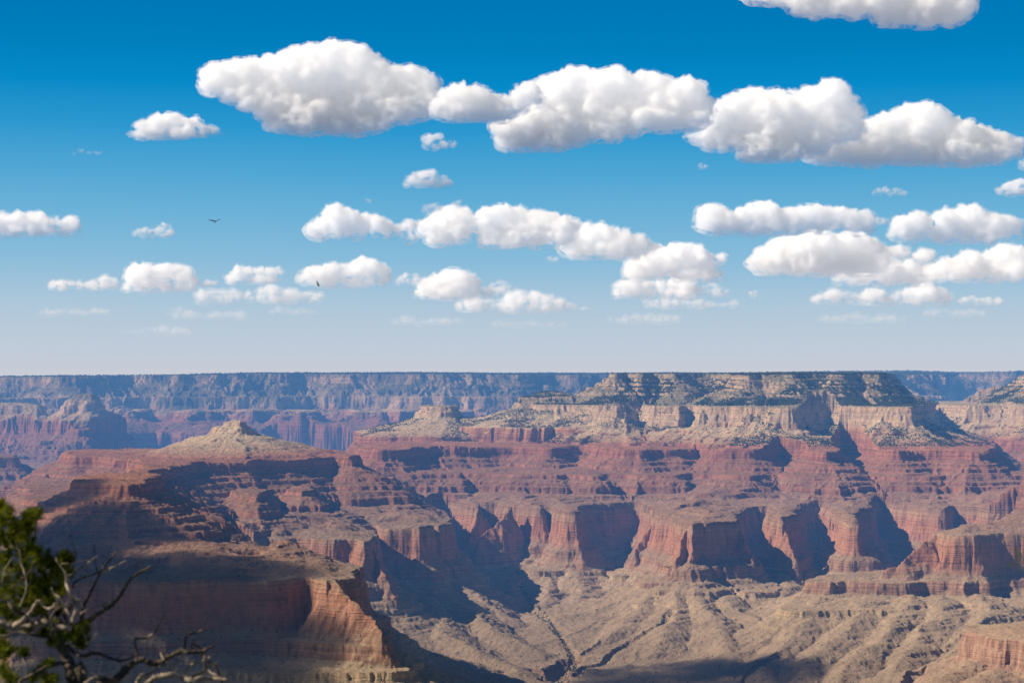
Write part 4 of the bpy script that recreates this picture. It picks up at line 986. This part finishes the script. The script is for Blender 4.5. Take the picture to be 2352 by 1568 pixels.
# limbs traced from the photograph: points, radii in chart pixels, pale?
LIMBS = [
    ([(150, 1448), (168, 1440), (183, 1437), (206, 1423), (229, 1406), (252, 1391), (275, 1369), (289, 1346), (303, 1326), (323, 1311), (346, 1300)], [8, 4.5, 2.2], 0, .03),
    ([(287, 1350), (298, 1334), (315, 1320), (345, 1312)], [2.2, 1.0], 1, .05),
    ([(180, 1412), (200, 1400), (228, 1391), (256, 1383)], [1.6, 2.0, 2.4], 1, -.06),
    ([(176, 1438), (189, 1420), (194, 1389), (206, 1363), (220, 1337), (229, 1317), (237, 1303), (252, 1286), (269, 1263)], [5, 3.4, 2.6, 1.2], 0, .06),
    ([(229, 1317), (246, 1307), (268, 1298), (290, 1287)], [3, 1.2], 1, .08),
    ([(168, 1350), (172, 1336), (200, 1323), (226, 1314)], [2.4, 1.8], 0, .1),
    ([(160, 1330), (172, 1314), (200, 1294), (227, 1273)], [2.0, 1.1], 1, .0),
    ([(202, 1340), (200, 1318), (197, 1280)], [1.3, .8], 1, .02), ([(224, 1314), (218, 1290), (219, 1275), (213, 1252)], [1.5, .8], 0, .05),
    ([(164, 1330), (166, 1308), (173, 1272), (163, 1234)], [1.8, .9], 0, -.05),
    ([(165, 1432), (176, 1400), (172, 1377), (160, 1357), (152, 1337), (152, 1317), (137, 1297), (123, 1271)], [6, 4.5, 4, 2.2, 1.4], 1, -.08),
    ([(-14, 1374), (17, 1383), (34, 1400), (54, 1411), (62, 1425)], [4, 4.5, 5], 0, -.1),
    ([(34, 1436), (57, 1420), (74, 1400), (82, 1385), (86, 1377)], [6.5, 4.5, 1.6], 1, -.14),
    ([(-20, 1425), (2, 1430), (40, 1440), (72, 1434), (100, 1427), (129, 1438), (160, 1440)], [9, 7, 6.5, 6, 7], 1, -.1),
    ([(-14, 1463), (20, 1457), (43, 1451), (80, 1458), (120, 1462)], [3, 2.6, 3.6], 0, -.05),
    ([(118, 1350), (124, 1362), (138, 1374), (150, 1395), (158, 1410)], [1.6, 2.8, 2.2, 1.8], 1, -.16),
    ([(90, 1378), (100, 1392), (118, 1396), (126, 1384)], [2.2, 3, 1.4], 1, -.12),
    ([(160, 1446), (150, 1420), (150, 1402), (160, 1398), (166, 1376), (158, 1352)], [5.5, 4, 2.5], 0, 0),
    ([(176, 1440), (165, 1450), (150, 1440), (128, 1446)], [7, 8, 6], 0, -.02),
    ([(122, 1440), (118, 1420), (128, 1400), (142, 1392)], [4, 2], 0, -.15),
    ([(46, 1262), (48, 1290), (60, 1330), (58, 1362), (44, 1392)], [1.2, 1.8, 1.6, 1.8], 1, -.2),
    ([(24, 1352), (44, 1336), (66, 1312), (80, 1290)], [1.6, 1.0], 0, -.2), ([(4, 1340), (10, 1310), (28, 1280)], [1.4, .9], 1, -.2),
    ([(140, 1405), (120, 1380), (90, 1350), (60, 1300), (30, 1240), (14, 1190)], [6, 5, 4, 2], 0, .22),
    ([(100, 1360), (110, 1320), (130, 1300), (150, 1284)], [3, 1.4], 0, .22), ([(60, 1300), (75, 1250), (84, 1200), (86, 1180)], [3, 1.4], 0, .22),
    ([(186, 1440), (190, 1452), (196, 1462), (199, 1478)], [2.2, 1.0], 1, -.05),
    ([(214, 1404), (226, 1412), (238, 1424)], [.9, .7], 0, .05),
    ([(44, 1568), (57, 1556), (86, 1543), (114, 1527), (143, 1522), (160, 1530)], [4, 4.5, 5], 0, -.08),
    # lower right limb and its snags
    ([(176, 1590), (205, 1580), (240, 1566), (274, 1552), (287, 1538), (299, 1527), (315, 1516), (328, 1513), (344, 1521), (360, 1523), (377, 1514), (394, 1505), (413, 1495), (433, 1497), (450, 1496), (466, 1495), (475, 1489), (491, 1484)], [12, 10, 9.5, 7.5, 6.5, 6, 6, 5.5, 5, 3.5, 2.6], 0, -.05),
    ([(315, 1514), (314, 1492), (310, 1468), (325, 1465), (339, 1464), (348, 1459), (360, 1445), (367, 1429), (382, 1408)], [3, 2.4, 2.6, 1.8, 1.0], 0, -.02),
    ([(340, 1464), (347, 1459), (353, 1452)], [2.4, 3.2, 1.8], 1, -.06),
    ([(423, 1496), (425, 1476), (429, 1460), (445, 1453), (466, 1446), (472, 1436), (475, 1404)], [3.4, 3, 2, 1.0], 0, .0),
    ([(462, 1497), (471, 1508), (483, 1521), (498, 1535), (507, 1553), (512, 1580)], [4, 3.4, 3], 0, .0),
    ([(190, 1574), (204, 1561), (220, 1556), (238, 1553)], [3.4, 3.8], 1, -.1),
    ([(330, 1580), (341, 1566), (352, 1557), (371, 1551), (394, 1549), (420, 1554), (442, 1560), (466, 1557), (490, 1557), (520, 1560)], [6.5, 5.5, 6, 5, 6.5, 5, 3], 1, -.12),
    ([(424, 1556), (429, 1537), (442, 1524), (466, 1518), (484, 1509)], [1.8, 3, 2.4], 1, -.06),
    ([(152, 1478), (172, 1500), (196, 1505), (215, 1499), (233, 1502), (252, 1509), (274, 1515), (290, 1514), (310, 1506)], [4.5, 3.8, 3.4, 2], 0, .04),
    ([(180, 1502), (183, 1527), (195, 1546)], [1.4, 1.1], 1, .0), ([(270, 1515), (278, 1524), (284, 1534)], [1.2, .8], 0, .0),
    ([(378, 1515), (372, 1506), (369, 1498)], [3.2, 1.4], 1, -.06), ([(392, 1552), (388, 1536), (384, 1518)], [2.6, 1.5], 1, -.1),
    ([(334, 1556), (330, 1547), (325, 1536)], [4, 1.6], 1, -.1), ([(379, 1524), (356, 1538), (334, 1550)], [1.6, 2.0], 0, -.02),
    ([(472, 1508), (470, 1532), (468, 1541), (438, 1556)], [3, 2.4], 0, -.04), ([(478, 1528), (484, 1542), (500, 1550)], [2.6, 3, 2], 1, -.05),
    ([(448, 1496), (440, 1484), (444, 1478), (464, 1490)], [1.8, 1.6, 2.4], 0, .03), ([(314, 1568), (320, 1556), (330, 1548)], [6, 4], 1, -.15),
    ([(404, 1540), (400, 1532), (412, 1516), (418, 1506)], [1.4, .8], 1, .0),
]
for pts, rad, pale, dz in LIMBS:
    n = len(pts)
    P = [tp(p[0], p[1], dz + TR.normal(0, .012)) for p in pts]
    V_, F_, Q, RR = tube(P, [r * PXM for r in rad], seg=8, rs=TR, jit=.22, knob=.35)
    tw = [(V_, F_)]
    L = sum(math.dist(P[i], P[i + 1]) for i in range(n - 1))
    for _ in range(int(L / .05)):      # short dead twigs
        i = TR.integers(1, len(Q) - 1); q = Q[i]
        dr = np.array([TR.normal(.25, .8), TR.normal(0, .5), TR.normal(.35, .8)]); dr /= np.linalg.norm(dr)
        ln = TR.uniform(.012, .05); md = q + dr * ln * .5 + TR.normal(0, .004, 3)
        v2, f2_, _, _ = tube([q, md, q + dr * ln + TR.normal(0, .006, 3)], [min(RR[i] * .5, .0016), .0009, .0005], seg=5, rs=TR, jit=.1, sub=3)
        tw.append((v2, f2_))
    add_limbs('branch', tw, PALE if pale else BARK, tree, base)
# needles in round tufts at the twig ends
TUFTS = [(9, 1162, 17), (-6, 1178, 20), (20, 1180, 18), (4, 1204, 20), (30, 1206, 18), (72, 1176, 12), (84, 1180, 13), (62, 1186, 13), (78, 1196, 14), (56, 1204, 16), (40, 1216, 16), (68, 1212, 15), (60, 1226, 14), (16, 1230, 19), (36, 1236, 17),
         (-4, 1244, 20), (52, 1244, 15), (76, 1256, 14), (88, 1264, 13), (66, 1268, 16), (20, 1262, 20), (44, 1264, 18), (88, 1284, 16), (104, 1286, 14), (118, 1292, 14), (96, 1304, 18), (70, 1296, 18), (46, 1296, 18), (20, 1298, 20), (-4, 1280, 20),
         (148, 1276, 12), (158, 1282, 10), (140, 1284, 13), (146, 1298, 12), (156, 1312, 11), (134, 1308, 14), (120, 1322, 17), (100, 1330, 19), (140, 1330, 14), (74, 1326, 19), (48, 1328, 19), (22, 1332, 19), (0, 1322, 20), (126, 1346, 16), (104, 1354, 18), (78, 1356, 19),
         (52, 1358, 19), (26, 1362, 19), (2, 1358, 20), (142, 1352, 12), (92, 1376, 16), (66, 1384, 16), (38, 1384, 15), (8, 1390, 17), (112, 1380, 14), (-8, 1392, 17), (76, 1402, 12), (100, 1404, 13), (22, 1410, 12), (130, 1398, 11), (86, 1344, 13), (74, 1340, 12),
         (176, 1448, 12), (186, 1456, 12), (192, 1470, 11), (180, 1472, 12), (168, 1462, 11), (194, 1440, 9), (8, 1478, 13), (20, 1488, 11), (-4, 1492, 14), (12, 1500, 10), (56, 1494, 8), (120, 1470, 9), (112, 1522, 8), (92, 1536, 9), (78, 1552, 9), (104, 1560, 8), (122, 1556, 7),
         (30, 1560, 12), (10, 1550, 14), (-4, 1530, 14), (64, 1438, 8), (0, 1450, 10), (46, 1420, 9), (118, 1432, 10), (150, 1460, 9), (100, 1450, 9)]
nv = []; nf = []; k = 0
for (px, py, r) in TUFTS:
    for s_ in range(5):
        c = np.array(tp(px + TR.normal(0, r * .42), py + TR.normal(0, r * .42), TR.uniform(-.10, .16)))
        ax = np.array([TR.normal(0, .6), TR.normal(0, .4), TR.uniform(.2, 1)]); ax /= np.linalg.norm(ax)
        for _ in range(62):
            d = TR.normal(0, 1, 3); d /= np.linalg.norm(d); d = d + ax * .9; d /= np.linalg.norm(d)
            o_ = c - ax * TR.uniform(0, .016)
            ln = TR.uniform(.017, .030); wd = np.cross(d, TR.normal(0, 1, 3)); wd = wd / (np.linalg.norm(wd) + 1e-9) * .0009
            nv += [o_ - wd, o_ + wd, o_ + d * ln * .6 + wd * .9, o_ + d * ln, o_ + d * ln * .6 - wd * .9]
            nf.append((k, k + 1, k + 2, k + 3, k + 4)); k += 5
mesh_np('foliage', np.array(nv) - np.array(base), np.array(nf), NEEDLE, tree)

# ------------------------------------------------------------------ out of focus sprig at the right edge
SD = 2.1
sb = at(2460, 1700, SD); sg = float(near_h(np.array([sb[0]], dtype=F32), np.array([SD], dtype=F32))[0])
shrub = tag(empty('shrub', (sb[0] + .02, SD, sg)), 'thin out of focus sprig of a shrub poking in at the right edge', 'shrub')
so = (sb[0] + .02, SD, sg)
V_, F_, Q, RR = tube([so, (so[0] + .03, SD, sg + .6), (so[0] + .02, SD, sg + 1.1), at(2430, 1400, SD), at(2395, 1322, SD), at(2362, 1292, SD), at(2338, 1282, SD)], [.006, .005, .004, .0028, .002, .0014, .0008], seg=7, rs=TR, jit=.1)
add_limbs('stem', [(V_, F_)], PALE, shrub, so)
nv = []; nf = []; k = 0
for i in range(42):
    px, py = TR.uniform(2322, 2410), 0
    py = np.interp(px, [2322, 2338, 2395], [1284, 1280, 1318]) + TR.normal(0, 12)
    if i < 10: px, py = TR.normal(2346, 7), TR.normal(1248, 16)
    c = np.array(at(px, py, SD + TR.normal(0, .01))); d = TR.normal(0, 1, 3); d /= np.linalg.norm(d); w_ = np.cross(d, TR.normal(0, 1, 3)); w_ /= np.linalg.norm(w_)
    L_ = TR.uniform(.004, .007)
    nv += [c, c + d * L_ * .5 + w_ * L_ * .28, c + d * L_, c + d * L_ * .5 - w_ * L_ * .28]; nf.append((k, k + 1, k + 2, k + 3)); k += 4
mesh_np('leaves', np.array(nv) - np.array(so), np.array(nf), NEEDLE, shrub)

# ------------------------------------------------------------------ birds
def bird_mat():
    m, t, n, l = nt('black_feathers')
    g = n.new('ShaderNodeTexCoord')
    c = ramp_(t, noise_(t, g.outputs['Object'], 6.0, 3), [(.3, (.006, .006, .007)), (.7, (.018, .016, .016))])
    p = n.new('ShaderNodeBsdfPrincipled'); l.new(c, p.inputs['Base Color']); p.inputs['Roughness'].default_value = .7; p.inputs['Specular IOR Level'].default_value = .2
    o = n.new('ShaderNodeOutputMaterial'); l.new(p.outputs[0], o.inputs['Surface'])
    return m
FEATHER = bird_mat()
def bird(label, px, py, D, span, yaw, roll, pitch, wing_up, sweep=0.0, group=None):
    """soaring bird, nose along +X of its own frame; wing_up = dihedral in degrees for each wing (near, far)"""
    bm = bmesh.new()
    # body: rings from beak to tail
    prof = [(.27, .003, .003), (.235, .012, .012), (.215, .026, .026), (.185, .034, .034), (.15, .034, .036), (.10, .052, .05), (.02, .068, .062), (-.08, .058, .05), (-.17, .036, .026), (-.22, .040, .012), (-.34, .075, .007), (-.37, .070, .004)]
    rings = []
    for x, ry, rz in prof:
        rings.append([bm.verts.new((x, ry * math.cos(a), rz * math.sin(a) + (.012 if x > .18 else 0))) for a in [i * math.pi / 5 for i in range(10)]])
    for a, b in zip(rings[:-1], rings[1:]):
        for j in range(10): bm.faces.new((a[j], a[(j + 1) % 10], b[(j + 1) % 10], b[j]))
    bm.faces.new(rings[0]); bm.faces.new(list(reversed(rings[-1])))
    # wings: sections from shoulder to wrist to spread primaries
    for s, up in ((1, wing_up[0]), (-1, wing_up[1])):
        sec = [(.03, .10, -.10, .030), (.22, .13, -.14, .020), (.45, .15, -.13, .014), (.68, .10, -.10, .009), (.84, .05, -.07, .005)]
        prev = None
        for y, f, b, th in sec:
            yy = y * 1.0; a = math.radians(up) * (1 - .25 * y)
            cy_, cz = math.cos(a) * yy * s, math.sin(a) * yy
            sw = -sweep * y * y
            q = [bm.verts.new((f + sw, cy_, cz + .02)), bm.verts.new((.2 * f + .8 * b + sw, cy_, cz + .02 + th)), bm.verts.new((b + sw, cy_, cz + .02)), bm.verts.new((.5 * (f + b) + sw, cy_, cz + .02 - th))]
            if prev:
                for j in range(4): bm.faces.new((prev[j], prev[(j + 1) % 4], q[(j + 1) % 4], q[j]))
            else: bm.faces.new(q)
            prev = q
        bm.faces.new(prev)
        a = math.radians(up) * .75
        for i in range(5):       # fingers
            x0 = .05 - i * .028 - sweep * .7; ln = .20 - abs(i - 1.2) * .03; fan = math.radians(-4 + i * 9)
            y0 = .82
            p0 = Vector((x0, y0 * math.cos(a) * s, y0 * math.sin(a) + .02)); dv = Vector((-math.sin(fan), math.cos(fan) * math.cos(a * 1.5) * s, math.sin(a * 1.5))) * ln
            w_ = Vector((.014, 0, 0)); up_ = Vector((0, 0, .003))
            v = [bm.verts.new(p0 - w_), bm.verts.new(p0 + w_), bm.verts.new(p0 + dv + w_ * .3), bm.verts.new(p0 + dv - w_ * .5), bm.verts.new(p0 + up_), bm.verts.new(p0 + dv * .9 + up_ * .4)]
            for f in ((0, 1, 4), (1, 2, 5, 4), (2, 3, 5), (3, 0, 4, 5), (0, 3, 2, 1)): bm.faces.new([v[j] for j in f])
    bmesh.ops.recalc_face_normals(bm, faces=bm.faces)
    me = bpy.data.meshes.new('bird'); bm.to_mesh(me); bm.free(); me.materials.append(FEATHER)
    o = bpy.data.objects.new('bird', me); COL.objects.link(o)
    o.location = at(px, py, D); o.scale = (span / 2,) * 3
    o.rotation_euler = (math.radians(roll), math.radians(pitch), math.radians(yaw))
    tag(o, label, 'bird', 'birds soaring over the canyon')
bird('black soaring bird with wings held in a shallow V in the open blue sky', 495, 509, 350, 2.6, 74, -4, -30, (28, 22), .10)
bird('black bird seen side on with wings raised in front of a white cloud', 731, 656, 350, 2.0, 28, 34, 0, (34, 26), .16)
bird('black bird gliding in front of the tan slope below the red cliffs', 1536, 1302, 420, 2.1, 74, -4, -28, (20, 22), .1)
bird('tiny distant bird speck before the grey layered cloud', 1473, 556, 1500, 1.5, 70, 0, 0, (15, 15), .1)
# ------------------------------------------------------------------ sun, sky, render settings
w = bpy.data.worlds.new('World'); SC.world = w; w.use_nodes = True
t = w.node_tree; t.nodes.clear()
sky = t.nodes.new('ShaderNodeTexSky'); sky.sky_type = 'NISHITA'; sky.sun_disc = False
SUN_EL, SUN_AZ = math.radians(SUN_E), math.radians(SUN_A)      # azimuth clockwise from the view axis (+Y)
sky.sun_elevation = SUN_EL; sky.sun_rotation = SUN_AZ; sky.altitude = 2100; sky.air_density = 1.0; sky.dust_density = 1.2; sky.ozone_density = 1.5
tc = t.nodes.new('ShaderNodeTexCoord')
sp = t.nodes.new('ShaderNodeSeparateXYZ'); t.links.new(tc.outputs['Generated'], sp.inputs[0])
nz_ = t.nodes.new('ShaderNodeTexNoise'); nz_.inputs['Scale'].default_value = 5.0; nz_.inputs['Detail'].default_value = 2.0
t.links.new(tc.outputs['Generated'], nz_.inputs['Vector'])
def lin(c): return tuple(((v / 255.0 + .055) / 1.055) ** 2.4 if v > 10 else v / 255 / 12.92 for v in c)
def el(py): a = (HZ - py) / FOC; return a / math.sqrt(1 + a * a)
z = math_(t, 'ADD', sp.outputs[2], math_(t, 'MULTIPLY', math_(t, 'SUBTRACT', nz_.outputs['Fac'], .5), .006))
S = 1 / .26
grad = ramp_(t, math_(t, 'MULTIPLY', z, S, clamp=True), [
    (0.0, lin((200, 203, 213))), (el(800) * S, lin((191, 203, 217))), (el(740) * S, lin((182, 201, 217))), (el(680) * S, lin((167, 197, 218))), (el(600) * S, lin((138, 188, 218))), (el(500) * S, lin((110, 178, 216))),
    (el(400) * S, lin((80, 166, 212))), (el(300) * S, lin((44, 152, 207))), (el(200) * S, lin((6, 138, 200))), (el(100) * S, lin((0, 126, 188))), (el(0) * S, lin((0, 119, 183))), (1.0, lin((8, 92, 160)))])
# the measured gradient near the horizon, the physical sky overhead
bs = t.nodes.new('ShaderNodeBackground'); t.links.new(sky.outputs[0], bs.inputs[0]); bs.inputs[1].default_value = 0.04
bg = t.nodes.new('ShaderNodeBackground'); t.links.new(grad, bg.inputs[0]); bg.inputs[1].default_value = 1.0
mx = t.nodes.new('ShaderNodeMixShader')
mrw = t.nodes.new('ShaderNodeMapRange'); t.links.new(sp.outputs[2], mrw.inputs[0]); mrw.inputs[1].default_value = .24; mrw.inputs[2].default_value = .34
t.links.new(mrw.outputs[0], mx.inputs[0]); t.links.new(bg.outputs[0], mx.inputs[1]); t.links.new(bs.outputs[0], mx.inputs[2])
ow = t.nodes.new('ShaderNodeOutputWorld'); t.links.new(mx.outputs[0], ow.inputs[0])

ld = bpy.data.lights.new('sun', 'SUN'); ld.energy = SUN_STR; ld.angle = math.radians(.53); ld.color = (1.0, .87, .70)
sun = bpy.data.objects.new('sun', ld); COL.objects.link(sun)
sd = Vector((math.sin(SUN_AZ) * math.cos(SUN_EL), math.cos(SUN_AZ) * math.cos(SUN_EL), math.sin(SUN_EL)))
sun.rotation_euler = sd.to_track_quat('Z', 'Y').to_euler()
sun.location = (-60, -40, 80)

SC.view_settings.view_transform = 'Standard'; SC.view_settings.look = 'None'
SC.view_settings.exposure = 0; SC.view_settings.gamma = 1
SC.render.engine = 'CYCLES'
cy = SC.cycles
cy.use_denoising = True
cy.max_bounces = 14; cy.diffuse_bounces = 2; cy.glossy_bounces = 1; cy.transmission_bounces = 2; cy.volume_bounces = 9; cy.transparent_max_bounces = 12
cy.use_adaptive_sampling = True; cy.adaptive_threshold = 0.025; cy.adaptive_min_samples = 24
cy.caustics_reflective = False; cy.caustics_refractive = False
SC.render.use_persistent_data = False
